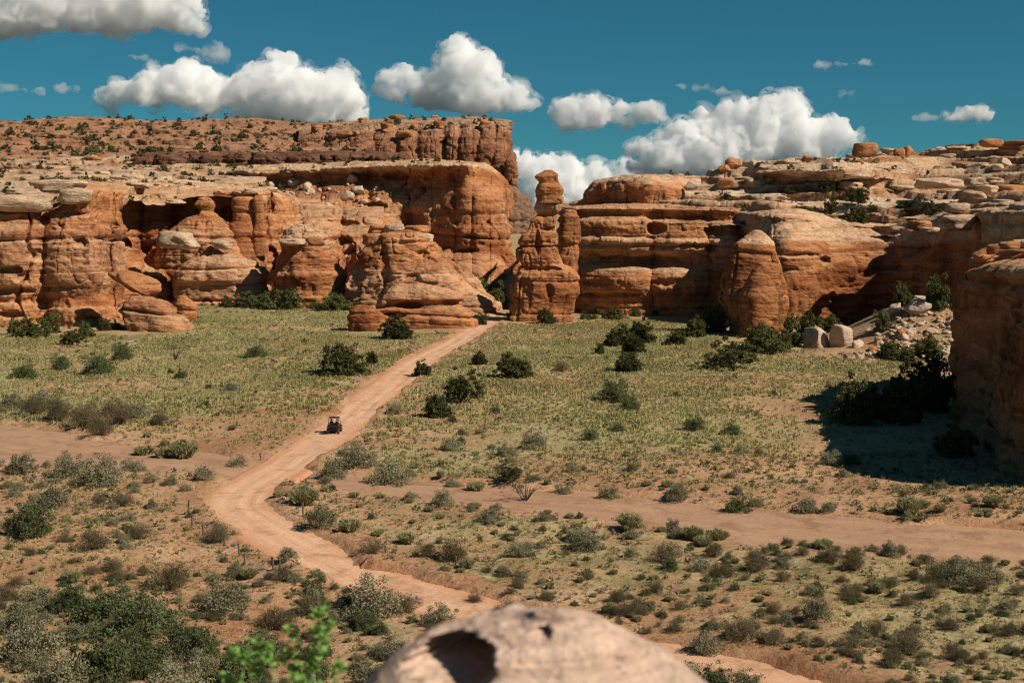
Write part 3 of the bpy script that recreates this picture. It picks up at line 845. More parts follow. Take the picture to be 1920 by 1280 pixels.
o = wall('sandstone_cliff', [
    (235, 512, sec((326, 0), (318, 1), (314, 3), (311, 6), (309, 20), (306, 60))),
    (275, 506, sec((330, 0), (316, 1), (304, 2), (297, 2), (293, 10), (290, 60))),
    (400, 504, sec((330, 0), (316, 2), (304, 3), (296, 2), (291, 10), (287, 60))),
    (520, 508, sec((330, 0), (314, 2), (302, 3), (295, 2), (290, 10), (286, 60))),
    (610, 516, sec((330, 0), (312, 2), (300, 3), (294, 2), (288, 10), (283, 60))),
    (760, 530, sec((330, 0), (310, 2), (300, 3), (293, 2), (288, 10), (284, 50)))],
    300, 60, mat='shade_band', cracks=(220, 290, 350, 420, 470, 540, 600, 680, 780), cdepth=4.0, seed=14, key='darkband', amp=1.5, size=0.7, terrace=1.6, crack=1.5)
tag(o, 'low cliff band coloured dark brown for shade between the pale bench and the mesa slope', 'cliff')
o = wall('mesa', [
    (560, 640, sec((340, -30), (312, -18), (296, -6), (286, 4), (276, 20), (266, 30), (258, 34), (250, 44), (243, 70), (237, 140))),
    (640, 636, sec((340, -30), (312, -18), (296, -6), (288, 0), (276, 4), (264, 12), (254, 16), (244, 24), (238, 60), (232, 140))),
    (700, 632, sec((340, -30), (310, -16), (298, -4), (286, 0), (272, 3), (258, 8), (246, 12), (238, 20), (230, 34), (228, 140))),
    (790, 628, sec((345, -26), (316, -12), (300, -2), (286, 0), (270, 2), (256, 5), (244, 10), (236, 16), (228, 30), (225, 140))),
    (870, 624, sec((350, -22), (330, -10), (308, -2), (290, 0), (272, 2), (254, 4), (242, 8), (232, 12), (225, 22), (222, 140))),
    (925, 622, sec((370, -22), (345, -8), (318, 0), (296, 1), (274, 2), (256, 4), (244, 6), (234, 8), (227, 14), (224, 130))),
    (946, 626, sec((380, -20), (350, -4), (320, 0), (296, 2), (274, 3), (256, 4), (244, 5), (234, 6), (228, 10), (226, 120))),
    (957, 645, sec((385, -20), (352, -4), (322, 0), (296, 2), (274, 3), (256, 4), (244, 5), (236, 6), (230, 10), (227, 100))),
    (960, 700, sec((385, -20), (352, -4), (322, 0), (296, 2), (274, 3), (256, 4), (244, 5), (238, 6), (232, 10), (229, 60)))],
    520, 190, mat='rock_far', seed=15, cracks=(550, 610, 660, 700, 742, 780, 830, 862, 900, 928, 944, 965), cdepth=5.0, pale=paleband(200, 246, 5, .6, .3), foot=-3, key='mesa', size=1.5, amp=0.9, crack=1.3)
tag(o, 'high flat topped red mesa ending in a sheer prow against the sky', 'mesa')
for (lv, y, sd, lb) in (([(299, 952, 962), (306, 950, 967), (325, 949, 969), (356, 947, 972)], 600, 61, 'slim dark pinnacle at the foot of the mesa prow'),
                        ([(282, 925, 944), (300, 922, 948), (325, 920, 950), (360, 918, 954)], 604, 63, 'stout dark pinnacle left of the slim one below the mesa prow')):
    o = butte('rock_pinnacle', lv, y, 0.9, 80, 70, mat='rock_far', seed=sd, amp=0.8, size=1.2)
    tag(o, lb, 'pinnacle')
M['talus'] = rock_material('talus_rubble', red=(0.155, 0.075, 0.046), mid=(0.21, 0.108, 0.066), tan=(0.27, 0.15, 0.095), pale=(0.33, 0.21, 0.14), varnish=0.2, scale=1.5, greyish=0.15)
o = butte('talus_slope', [(352, 930, 962), (364, 925, 982), (378, 915, 998), (400, 900, 1006), (440, 880, 1010), (480, 870, 1025), (520, 860, 1040), (560, 850, 1050)], 560, 0.9, 220, 140, mat='talus', seed=67, amp=0.8, size=1.2, crack=0.2, strata=0.5, fine=4.0)
tag(o, kind='structure')
o = butte('talus_slope', [(478, 890, 960), (500, 880, 985), (530, 870, 1005), (566, 860, 1020), (590, 850, 1030)], 402, 0.5, 160, 90, mat='boulder_red', seed=69, amp=0.7, crack=0.2, strata=0.6, fine=4.0)
tag(o, kind='structure')

# --- centre: the hoodoo
o = butte('rock_tower', [(371, 1010, 1057), (381, 1000, 1057), (394, 995, 1055), (400, 997, 1053), (417, 987, 1050), (426, 984, 1049), (440, 974, 1048), (450, 969, 1048), (464, 965, 1048), (476, 963, 1049), (488, 965, 1052), (494, 972, 1054), (502, 970, 1070), (512, 966, 1078), (524, 959, 1080), (540, 955, 1079), (555, 952, 1078), (575, 949, 1074), (590, 945, 1071), (604, 942, 1068)], 304, 0.8, 300, 260, seed=71, amp=0.62, crack=1.5, strata=0.9, blocky=1.8, power=3.2, pale=paleband(368, 392, 3, .8, .2), key='tower', alcoves=[(1010, 505, 40, 7, 1.6), (985, 540, 14, 16, 1.0), (1030, 545, 10, 14, 1.0), (1008, 455, 6, 26, 1.2), (1040, 430, 30, 5, 0.9)])
tag(o, 'tall tapering red rock tower carrying a balanced capstone in the gap', 'rock tower')
cap = butte('capstone', [(321, 1020, 1038), (325, 1013, 1045), (332, 1003, 1049), (338, 1008, 1051), (344, 1012, 1050), (350, 1009, 1054), (358, 1008, 1056), (366, 1009, 1057), (374, 1008, 1057), (382, 1004, 1057)], 304, 0.85, 120, 110, seed=73, amp=0.34, strata=2.0, crack=0.5, power=3.0, blocky=2.2, foot=0.4, closed_foot=True, parent=o)
o = butte('rock_buttress', [(396, 1056, 1080), (406, 1052, 1087), (424, 1050, 1090), (450, 1049, 1090), (470, 1050, 1088), (490, 1045, 1084), (540, 1040, 1084)], 314, 0.8, 110, 110, seed=79, amp=0.45)
tag(o, 'rounded red buttress leaning against the right side of the tower', 'buttress')

# --- right of the tower: banded cliff with the long undercut
o = wall('sandstone_cliff', [
    (1040, 346, sec((592, 0), (570, -.6), (545, -1), (520, -1), (503, 0), (496, 4), (482, 5), (468, 1), (448, 1.5), (444, 2.8), (425, 2), (414, 2.5), (409, 5), (398, 6), (392, 6), (388, 10), (386, 40))),
    (1085, 327, sec((592, 0), (570, -.6), (545, -1), (520, -1), (503, 0), (496, 4), (482, 5), (468, 0.6), (448, 0), (444, 1.8), (425, 1), (414, 1.5), (409, 4), (398, 5), (392, 4.5), (386, 8), (384, 40))),
    (1180, 324, sec((590, 0), (570, -.4), (545, -1.2), (520, -1.2), (506, 0), (498, 5), (484, 6), (470, 0.4), (448, -0.4), (445, 1.6), (428, 0.6), (414, 1.2), (410, 4), (398, 5), (391, 3.6), (385, 7), (383, 40))),
    (1280, 323, sec((588, 0), (570, -.4), (550, -1.4), (524, -1.4), (508, 0), (500, 4), (486, 5), (470, 0.4), (452, -0.4), (448, 1.2), (430, 0.6), (414, 1.2), (410, 4), (400, 5), (392, 3.6), (386, 7), (384, 40))),
    (1370, 322, sec((590, 0), (570, -.4), (550, -1.2), (524, -1), (510, 0), (502, 1), (488, 1), (470, 0), (452, -0.4), (448, 1.2), (430, 0.8), (416, 1.6), (412, 3.6), (402, 4.6), (394, 3.6), (390, 7), (388, 40))),
    (1405, 326, sec((592, 0), (570, -.4), (550, -1), (524, -1), (510, 0), (502, 1), (488, 1), (470, 1), (452, 1), (448, 2), (430, 2), (418, 3), (414, 5), (404, 6), (398, 6), (394, 9), (391, 40))),
    (1440, 344, sec((592, 0), (570, -.4), (550, -1), (524, -1), (510, 0), (502, 1), (488, 1), (470, 1), (452, 1), (448, 2), (430, 2), (418, 3), (414, 5), (404, 6), (398, 6), (394, 9), (391, 40)))],
    440, 210, cracks=(1030, 1082, 1226, 1330, 1402, 1450), cdepth=1.6, seed=9, pale=paleband(440, 510, 14, .4, .45), key='banded', alcoves=[(1232, 428, 20, 12, 3.0), (1350, 432, 20, 11, 2.6), (1338, 466, 13, 9, 2.8), (1140, 552, 60, 6, 1.4), (1180, 446, 30, 4, 1.2), (1300, 408, 30, 6, 1.6), (1260, 530, 40, 9, 1.5), (1120, 530, 26, 8, 1.2)], amp=0.75, strata=1.1, crack=0.35, bulge=0.9)
tag(o, 'banded orange cliff with a long dark undercut right of the tower', 'cliff')

# --- right: upper tier
o = wall('sandstone_cliff', [
    (1066, 386, sec((400, -2), (396, 0), (393, 2), (391, 4), (390, 6), (389, 10), (388, 30))),
    (1100, 366, sec((400, -4), (390, 0), (384, 2), (380, 4), (376, 6), (373, 10), (372, 30))),
    (1122, 360, sec((400, -4), (388, 0), (366, 1), (352, 2), (345, 3), (341, 6), (340, 30))),
    (1160, 354, sec((400, -4), (388, 0), (364, 1), (350, 2), (341, 3), (335, 6), (334, 30))),
    (1222, 345, sec((402, -4), (389, 0), (364, 1), (350, 2), (340, 3), (332, 8), (327, 30))),
    (1262, 346, sec((402, -4), (389, 0), (368, 1), (352, 3), (341, 6), (333, 12), (328, 34))),
    (1310, 352, sec((402, -4), (390, 0), (376, 3), (360, 6), (346, 10), (337, 16), (331, 36)))],
    240, 90, cracks=(1050, 1128, 1180, 1224, 1290, 1330), cdepth=1.4, seed=21, pale=paleband(300, 348, 5, .9, .5), key='tier', amp=0.75, crack=0.7, strata=1.6, foot=None, bulge=1.3)
tag(o, 'smaller pale topped cliff tier standing above the banded cliff', 'cliff')

# --- right: terraces of pale slickrock up to the skyline
o = wall('ledge_slope', [
    (1225, 338, sec((422, -10), (388, 0), (380, 10), (372, 16), (364, 24), (356, 32), (348, 40), (340, 50), (333, 62), (329, 90))),
    (1300, 336, sec((424, -10), (390, 0), (382, 9), (374, 14), (364, 22), (354, 30), (345, 38), (338, 48), (332, 62), (327, 100))),
    (1390, 330, sec((430, -10), (394, 0), (384, 9), (375, 16), (362, 24), (350, 32), (340, 42), (330, 54), (318, 72), (309, 120))),
    (1450, 316, sec((434, -10), (394, 0), (384, 12), (373, 24), (366, 38), (338, 42), (326, 34), (319, 44), (310, 78), (303, 120))),
    (1550, 312, sec((440, -10), (402, 0), (390, 14), (376, 28), (368, 40), (338, 44), (324, 35), (316, 46), (302, 82), (297, 120))),
    (1640, 308, sec((446, -10), (404, 0), (390, 16), (376, 32), (366, 46), (340, 49), (326, 44), (314, 62), (294, 90), (287, 130))),
    (1720, 304, sec((450, -10), (408, 0), (392, 18), (376, 36), (360, 54), (342, 62), (324, 76), (306, 92), (294, 110), (288, 150))),
    (1800, 292, sec((456, -10), (412, 0), (394, 20), (376, 40), (358, 60), (340, 74), (320, 92), (302, 110), (282, 130), (273, 170))),
    (1920, 272, sec((456, -10), (410, 0), (392, 20), (372, 40), (352, 60), (334, 78), (314, 98), (296, 116), (278, 138), (268, 176))),
    (2200, 262, sec((456, -10), (408, 0), (390, 20), (370, 40), (350, 60), (332, 78), (312, 98), (294, 116), (278, 138), (268, 176)))],
    640, 200, mat='rock_pale', seed=25, terrace=2.6, pale=lambda U, P, V, up: 0.9 * sstep(0.5, 0.85, up) * sstep(-0.6, 0.1, vn(P * np.array([0.05, 0.05, 0.3]), 62)) + 0.06, foot=None, key='ledgesR', amp=0.6, crack=0.8, bulge=1.2)
tag(o, kind='structure')

# --- right: the amphitheatre
o = wall('sandstone_cliff', [
    (1385, 322, sec((640, 0), (600, 1), (560, 0), (530, 0), (505, 1), (480, 1), (455, 2), (435, 4), (418, 6), (408, 5), (402, 10), (398, 40))),
    (1430, 293, sec((640, -2), (600, 1), (560, 0), (530, 0), (505, 0.6), (480, 0.6), (455, 2.4), (435, 5), (418, 8), (406, 8), (399, 13), (395, 40))),
    (1480, 285, sec((640, -2), (600, 2), (560, 1), (530, 0), (505, 0.6), (480, 0.6), (455, 2.4), (435, 5), (418, 8), (406, 9), (397, 15), (393, 40))),
    (1560, 290, sec((640, -2), (600, 3), (575, 3), (552, 1), (530, 1), (500, 0.6), (470, 2.4), (448, 6), (430, 9), (416, 13), (406, 18), (400, 40))),
    (1650, 292, sec((640, -4), (600, 3), (575, 3), (552, 0), (530, 0), (500, 0), (470, 2), (446, 6), (430, 9), (418, 13), (408, 18), (402, 40))),
    (1720, 286, sec((640, -4), (590, 2), (570, 2), (552, 0), (530, 0), (500, 0), (470, 1.6), (446, 3), (430, 5), (420, 8), (410, 14), (404, 36))),
    (1770, 276, sec((640, -4), (580, 1), (560, 1), (545, 0), (525, 0), (500, 0), (470, 0.6), (446, 1), (425, 2), (408, 4), (398, 10), (394, 30))),
    (1812, 262, sec((640, -4), (580, 1), (560, 0), (545, 0), (525, 0), (500, 0), (470, 0), (446, 1), (425, 1), (402, 2), (392, 8), (390, 30))),
    (1860, 246, sec((640, -4), (580, 1), (560, 0), (545, 0), (525, 0), (500, 0), (470, 0), (446, 1), (425, 1), (398, 2), (390, 8), (388, 30))),
    (2150, 216, sec((640, -4), (580, 1), (560, 0), (545, 0), (525, 0), (500, 0), (470, 0), (446, 1), (425, 1), (396, 2), (388, 8), (384, 30)))],
    560, 200, cracks=(1370, 1406, 1444, 1450), cdepth=1.8, seed=27, pale=paleband(380, 452, 8, .85, .5), key='amphi', alcoves=[(1500, 478, 40, 5, 1.6), (1547, 487, 9, 7, 2.0), (1600, 560, 60, 8, 2.2), (1470, 505, 26, 4, 1.2), (1690, 505, 60, 5, 1.6), (1560, 612, 60, 16, 3.0), (1620, 590, 30, 7, 2.0)], amp=0.7, crack=0.3, strata=0.9, pock=0.8)
tag(o, 'wide curved red cliff wall with a pale rim, half in shade', 'cliff')

# --- right: twin tower
o = butte('rock_tower', [(434, 1407, 1430), (438, 1402, 1436), (446, 1388, 1443), (458, 1374, 1448), (470, 1368, 1448), (485, 1362, 1446), (505, 1358, 1446), (530, 1355, 1450), (560, 1353, 1452), (585, 1358, 1452), (610, 1366, 1450), (646, 1370, 1452)], 272, 0.85, 190, 200, seed=83, amp=0.5, crack=0.6, pale=paleband(420, 458, 4, .9, .2), varnish=1.3)
tag(o, 'rounded red rock tower with a pale top, back one of the pair', 'rock tower')
o = butte('rock_tower', [(497, 1420, 1458), (504, 1413, 1461), (520, 1405, 1462), (540, 1396, 1464), (560, 1390, 1464), (590, 1388, 1460), (615, 1388, 1457), (648, 1386, 1458)], 264, 0.75, 150, 140, seed=89, amp=0.4, crack=0.5, strata=0.8)
tag(o, 'shorter red rock tower in front of the pale topped one', 'rock tower')
o = butte('rock_fin', [(470, 1446, 1454), (484, 1443, 1462), (510, 1448, 1469), (540, 1450, 1477), (570, 1450, 1481), (600, 1450, 1481), (640, 1450, 1480)], 270, 0.9, 100, 140, seed=97, amp=0.35, crack=0.5)
tag(o, 'thin red rock fin on the right flank of the paired towers', 'rock fin')

# --- right foreground cliff, in its own shade
def cliff_front():
    # plan of the face, from its far corner towards the camera and round the near corner
    plan = spline([(96, 196), (74, 193), (61, 188), (54.6, 179), (51.6, 166), (49.0, 152), (46.6, 138), (44.8, 126), (46.8, 117), (54, 111), (70, 109), (110, 110)], 0.33)
    t = np.gradient(plan, axis=0)
    t /= np.linalg.norm(t, axis=1, keepdims=True)
    inw = np.stack([-t[:, 1], t[:, 0]], 1)          # towards the rock
    if inw[len(inw) // 2, 0] < 0: inw = -inw
    prof = np.array([(-2.5, -0.6), (0, -0.4), (2, 0.4), (5, 0.7), (9, 1.2), (12, 1.4), (15, 1.8), (16.8, 2.2), (17.6, 3.2), (18.2, 6.0), (18.9, 12.0), (19.6, 26)])
    zz = np.concatenate([np.linspace(-2.5, 18.6, 120), np.linspace(18.65, 20, 26)])
    off = np.interp(zz, prof[:, 0], prof[:, 1])
    P = np.concatenate([plan[:, None, :] + inw[:, None, :] * off[None, :, None], np.repeat(zz[None, :, None], len(plan), 0)], -1)
    hf = np.interp(plan[:, 1], [118, 150, 178, 195], [1.06, 1.0, 0.90, 0.86])
    P[..., 2] *= hf[:, None]
    P = smooth(P, 2, 1)
    N = grid_normals(P)
    if (N[:, 40, :2] * inw).sum(-1).mean() > 0: N = -N
    P = rock_disp(P, N, 33, amp=0.8, crack=1.2, strata=0.7, bulge=1.0)
    Nf = grid_normals(P)
    if Nf[:, 130:, 2].mean() < 0: Nf = -Nf
    pa = 0.75 * sstep(15.5, 18.0, P[..., 2] + vn(P * 0.15, 3)) + 0.25 * sstep(0.1, 0.5, vn(P * np.array([0.08, 0.08, 0.05]), 5))
    me = np_mesh('sandstone_cliff', P.reshape(-1, 3), grid_faces(*P.shape[:2]), attrs={'pale': np.clip(pa, 0, 1), 'varnish': np.full(P.shape[0] * P.shape[1], 1.4)})
    if (me.polygons[100].normal.xy.dot(Vector(inw[0]))) > 0: me.flip_normals()
    SURF['front'] = (P, Nf)
    return link('sandstone_cliff', me, M['rock'])
tag(cliff_front(), 'massive shaded brown cliff filling the right edge, closest to the camera', 'cliff')

# ------------------------------------------------------------------ where things are: landmarks for telling look-alikes apart
LAND = [('the left frame edge', 20, 900), ('the road bend', 440, 945), ('the buggy', 626, 795), ('the road end', 905, 612), ('the road crossing', 520, 880), ('the blurred boulder', 1000, 1190),
        ('the round juniper left of the road', 645, 690), ('the scraggly juniper', 865, 735), ('the dark egg shaped juniper', 823, 765), ('the flat topped juniper', 967, 695), ('the paired rock towers', 1415, 640),
        ('the white boulders', 1565, 660), ('the black tree shadow', 1600, 790), ('the right frame edge', 1900, 960), ('the bottom left corner', 40, 1250), ('the bottom right corner', 1880, 1250),
        ('the fallen shadow of the big right cliff', 1750, 880), ('the twisted dark shrub', 985, 915), ('the tall rock tower', 1010, 600), ('the low rounded outcrop', 790, 615), ('the low layered outcrop', 300, 615),
        ('the fence corner', 355, 955), ('the green sprig', 560, 1180), ('the lower road', 820, 1095), ('the cut bank', 1500, 1230), ('the middle of the right wash', 1300, 960), ('the left wash', 150, 840),
        ('the middle of the right meadow', 1200, 790), ('the middle of the left meadow', 330, 710), ('the bare shrub', 329, 655), ('the open crowned juniper', 1374, 670), ('the near flat', 1300, 1080), ('the upper right meadow', 1500, 700),
        ('the last fence post', 520, 1050), ('the far left bushes', 80, 620),
        ('the mesa prow', 940, 250), ('the mesa high point', 165, 222), ('the left sky edge', 0, 235), ('the step in the mesa', 590, 245), ('the dark cliff band', 420, 305), ('the white capstone', 50, 375), ('the cone dome', 385, 360), ('the bench corner', 880, 305),
        ('the middle of the bench', 640, 310), ('the long cloud', 420, 232), ('the white blocks', 600, 385), ('the upper tier', 1200, 330), ('the dark skyline knob', 1372, 310), ('the high alcove', 1550, 345), ('the red skyline knob', 1620, 285),
        ('the two small red knobs', 1694, 290), ('the boulder stack', 1830, 350), ('the rim junipers', 1600, 405), ('the flat round slab', 1800, 395), ('the upper right corner of the cliffs', 1900, 275), ('the ledges above the left cliff', 150, 330), ('the left ledge shrubs', 260, 315), ('the mushroom rocks', 1390, 345),
        ('the highest white boulder', 1724, 585), ('the brown sided boulder', 1690, 635), ('the lowest rubble', 1740, 665), ('the cube like boulder', 1608, 660)]
USED = {}
def place_words(u, v):
    d = [((u - a) ** 2 + (1.6 * (v - b)) ** 2, n, u - a, v - b) for n, a, b in LAND]
    q, n, du, dv = min(d)
    if abs(du) > 1.5 * abs(dv): w = 'left of' if du < 0 else 'right of'
    else: w = 'beyond' if dv < 0 else 'in front of'
    far = 'just ' if q < 45 ** 2 else ('' if q < 110 ** 2 else 'well ')
    return far + w + ' ' + n
def auto_label(o, desc, cat, group, u, v):
    lab = (desc + ' ' + place_words(u, v)).split()
    tag(o, ' '.join(lab[:16]), cat, group)

# ------------------------------------------------------------------ loose stones
def ico(sub):
    bm = bmesh.new()
    bmesh.ops.create_icosphere(bm, subdivisions=sub, radius=1.0)
    V = np.array([v.co[:] for v in bm.verts], np.float32)
    F = np.array([[v.index for v in f.verts] for f in bm.faces], np.int32)
    bm.free()
    return V, F
ICO4, ICO3, ICO2 = ico(4), ico(3), ico(2)

def stone_mesh(name, seed, kind='block', mat='boulder', sub=ICO3, pale=0.8):
    r = np.random.default_rng(seed)
    V = sub[0].copy()
    if kind == 'slab':
        p = 5.0
    else:
        p = 2.2
    q = (np.abs(V) ** p).sum(1) ** (-1 / p)
    V = V * q[:, None]
    # broken faces
    for k in range(15 if kind == 'block' else 5):
        d = r.normal(size=3); d /= np.linalg.norm(d)
        if kind == 'slab': d[2] *= 0.3; d /= np.linalg.norm(d)
        off = r.uniform(0.5, 0.85) if kind == 'block' else r.uniform(0.75, 1.1)
        t = V @ d - off
        V -= np.clip(t, 0, None)[:, None] * d * 0.97
    V += ((0.16 if kind == 'slab' else 0.07) * fbm(V * 1.3 + seed, 3, seed)[:, None] + 0.05 * fbm(V * 4 + seed, 3, seed)[:, None]) * V
    if kind == 'slab':
        V *= 1 - 0.10 * (np.abs(layers(V[:, 2] * 6 + seed, 2.0, seed)) * (1 - np.abs(V[:, 2])))[:, None] * np.array([1, 1, 0])
    for ax in range(3):
        V[:, ax] -= (V[:, ax].max() + V[:, ax].min()) / 2
        V[:, ax] /= np.abs(V[:, ax]).max()
    me = np_mesh(name, V, sub[1], attrs={'pale': np.full(len(V), pale), 'varnish': np.full(len(V), 0.3)})
    me.materials.append(M[mat])
    return me
SLABS = [stone_mesh('slab_stone', 200 + i, 'slab', 'rock_pale', pale=0.75) for i in range(6)]
SLABS_RED = [stone_mesh('slab_stone', 220 + i, 'slab', 'boulder_red', pale=0.15) for i in range(4)]
BLOCKS = [stone_mesh('block_stone', 240 + i, 'block', 'boulder', pale=0.8) for i in range(7)]
BLOCKS_RED = [stone_mesh('block_stone', 260 + i, 'block', 'boulder_red', ICO4, pale=0.1) for i in range(4)]

def stone(name, mesh, u0, u1, v0, v1, Y, label=None, cat='boulder', group=None, depth=1.0, rot=0.0, tilt=0.0, sink=0.0, parent=None):
    x0, _, z1 = W(u0, v0, Y)
    x1, _, z0 = W(u1, v1, Y)
    o = link(name, mesh, None, parent)
    w, h = (x1 - x0) / 2, (z1 - z0) / 2
    o.location = ((x0 + x1) / 2, Y, (z0 + z1) / 2 - sink)
    o.scale = (w, w * depth, h)
    o.rotation_euler = (0, tilt, rot)
    if label: tag(o, label, cat, group)
    return o

def snap(key, u, v, upmin=0.35):
    P, N = SURF[key]
    if key not in _snapc:
        a, b = PX(P[..., 0], P[..., 1], P[..., 2])
        _snapc[key] = (a.ravel(), b.ravel(), np.abs(N[..., 2]).ravel(), P.reshape(-1, 3))
    a, b, up, p = _snapc[key]
    i = np.argmin((a - u) ** 2 + (b - v) ** 2 + np.where(up > upmin, 0, 900))
    return p[i]
_snapc = {}

# capstones that lie on the formations
stone('capstone_slab', SLABS[0], -34, 108, 364, 399, 299, 'long white capstone slab on the cliff at the left edge', depth=0.5)
stone('capstone_slab', SLABS[1], 55, 168, 336, 362, 306, 'pale slab with a rounded front behind the long white capstone', depth=0.5)
stone('capstone_slab', SLABS[2], 108, 172, 352, 384, 300, 'tan block of caprock right of the long white capstone', depth=0.7)
for i, (b, l) in enumerate([((679, 716, 437, 460), 'left slab of the three lying on the big red butte'), ((712, 774, 434, 460), 'widest middle slab of the three lying on the big red butte'),
                            ((769, 812, 437, 458), 'right slab of the three lying on the big red butte'), ((689, 722, 421, 439), 'left upper slab stacked on the big red butte'),
                            ((720, 763, 419, 438), 'middle upper slab stacked on the big red butte'), ((760, 804, 422, 439), 'right upper slab stacked on the big red butte')]):
    stone('balanced_slab', (SLABS if i in (2, 4) else SLABS_RED)[i % 4], *b, 330 if i < 3 else 333, l, depth=1.1, rot=0.2 * i)
stone('balanced_slab', SLABS_RED[1], 576, 609, 446, 461, 322, 'small lens shaped slab on the neck of the capped dome', depth=1)
stone('balanced_slab', SLABS[3], 520, 575, 446, 460, 328, 'flat slab left on the neck of the capped dome', depth=1)
stone('balanced_slab', SLABS[4], 398, 436, 449, 468, 336, 'small pale lens of rock beside the cone dome', depth=1)
stone('balanced_slab', SLABS[5], 296, 376, 434, 468, 334, 'big tilted pale slab left of the cone dome', depth=0.8, tilt=0.12)
stone('leaning_slab', BLOCKS_RED[1], 200, 306, 508, 552, 289, 'long orange slab leaning down to the right above the layered outcrop', depth=0.7, tilt=0.42)
for b, Y, l, ms, tl in [((1774, 1824, 378, 398), 258, 'flat round slab balanced on the block at the right rim', SLABS[0], 0), ((1758, 1830, 396, 430), 258, 'big pale block under the flat round slab at the right rim', SLABS[1], 0),
                        ((1700, 1744, 411, 430), 282, 'reddish round slab on the rim of the curved cliff', SLABS_RED[0], .05), ((1722, 1764, 424, 436), 276, 'small slab below the reddish round slab on the rim', SLABS[2], 0),
                        ((1720, 1804, 330, 352), 318, 'long pale slab over the shaded hollow in the right ledges', SLABS[3], 0), ((1806, 1850, 356, 372), 268, 'pale slab at the foot of the right boulder stack', SLABS[4], 0),
                        ((1808, 1850, 330, 348), 286, 'upper pale slab of the right boulder stack', SLABS[5], 0), ((1826, 1872, 344, 362), 276, 'middle pale slab of the right boulder stack', SLABS[1], .05),
                        ((1868, 1900, 294, 312), 330, 'white block high on the right ledges', BLOCKS[0], .1), ((1860, 1882, 305, 318), 322, 'smaller white block below the high one on the right ledges', BLOCKS[1], 0),
                        ((1886, 1960, 374, 396), 246, 'pale slab tilted at the right edge above the shaded wall', SLABS[2], -.15),
                        ((1358, 1390, 292, 320), 402, 'dark red knob on the skyline left of the terraces', BLOCKS_RED[0], 0), ((1342, 1372, 306, 324), 400, 'lower red knob beside the dark skyline knob', BLOCKS_RED[1], .1),
                        ((1393, 1424, 297, 312), 398, 'pale block right of the dark skyline knob', BLOCKS[2], 0), ((1504, 1524, 290, 302), 394, 'small red block on the skyline ledge', BLOCKS_RED[2], 0),
                        ((1598, 1643, 264, 292), 398, 'red flat topped knob on the skyline of the terraces', SLABS_RED[0], 0), ((1674, 1697, 275, 294), 402, 'left of two small red knobs on the skyline', BLOCKS_RED[3], 0),
                        ((1691, 1714, 270, 294), 404, 'right of two small red knobs on the skyline', BLOCKS_RED[0], 0), ((1836, 1880, 258, 275), 402, 'flat red block on the skyline near the right edge', SLABS_RED[1], 0),
                        ((1876, 1960, 262, 278), 404, 'long red block on the skyline at the right edge', SLABS_RED[2], 0),
                        ((1458, 1508, 297, 314), 392, 'pale slab on the skyline ledge left', SLABS[4], 0), ((1548, 1594, 298, 320), 382, 'big pale lens of rock on the skyline ledge', SLABS[5], 0),
                        ((1608, 1638, 304, 318), 376, 'pale lens right of the big one on the skyline ledge', SLABS[0], 0), ((1494, 1506, 298, 320), 384, 'small upright block on the skyline ledge', BLOCKS[3], 0),
                        ((1344, 1378, 330, 352), 362, 'dark mushroom rock on the ledges above the banded cliff', SLABS_RED[3], 0), ((1396, 1436, 334, 352), 360, 'pale mushroom cap rock right of the dark one', SLABS[1], 0),
                        ((1284, 1312, 337, 356), 350, 'round pale boulder at the right end of the upper tier', BLOCKS[4], 0),
                        ((1126, 1138, 340, 360), 350, 'small upright knob at the left end of the upper tier', BLOCKS_RED[1], 0)]:
    stone('rim_stone', ms, *b, Y, l, depth=0.9, tilt=tl, rot=(b[0] % 7) * 0.12, sink=0.12 * (b[3] - b[2]) / FPX * Y)

for b, l, ms, tl in [((1810, 1886, 480, 499), 'long flat slab on the rim of the big shaded cliff', SLABS_RED[3], -.08),
    ((1848, 1882, 457, 476), 'small upper slab on the rim of the big shaded cliff', SLABS_RED[0], -.15),
    ((1872, 1914, 452, 469), 'topmost slab on the rim of the big shaded cliff', SLABS_RED[1], -.1),
    ((1876, 1936, 466, 484), 'middle slab on the rim of the big shaded cliff', SLABS_RED[2], -.05),
    ((1822, 1868, 468, 486), 'thin leaning slab on the left rim of the big shaded cliff', SLABS_RED[1], -.35),
    ((1900, 1960, 448, 464), 'slab at the frame edge on the big shaded cliff', SLABS[3], 0)]:
    p = snap('front', (b[0] + b[1]) / 2, b[3], 0.2)
    stone('rim_stone', ms, *b, float(p[1]) + 0.6, l, depth=0.8, tilt=tl, rot=(b[0] % 7) * 0.2)
rs = random.Random(4)
def scatter_stones(key, n, box, wr, flat, meshes, name, desc, group, seed):
    P, N = SURF[key]
    r = random.Random(seed)
    pts = P.reshape(-1, 3)
    up = np.abs(N[..., 2]).reshape(-1)
    u, v = PX(pts[:, 0], pts[:, 1], pts[:, 2])
    ok = np.where((up > 0.55) & (u > box[0]) & (u < box[1]) & (v > box[2]) & (v < box[3]))[0]
    if len(ok) == 0: return
    for k in range(n):
        i = ok[r.randrange(len(ok))]
        p = pts[i]
        w = wr[0] * (wr[1] / wr[0]) ** (r.random() ** 1.5)
        o = link(name, r.choice(meshes))
        h = w * r.uniform(*flat)
        o.scale = (w, w * r.uniform(.6, 1.0), h)
        o.location = (p[0], p[1], p[2] + h * 0.45)
        o.rotation_euler = (r.uniform(-.12, .12), r.uniform(-.12, .12), r.uniform(0, 6.28))
        auto_label(o, desc, 'boulder', group, *PX(*p))
scatter_stones('ledgesR', 34, (1250, 1560, 290, 400), (0.7, 3.4), (.16, .34), SLABS, 'ledge_stone', 'pale stone on the right terraces', 'stones on the right terraces', 1)
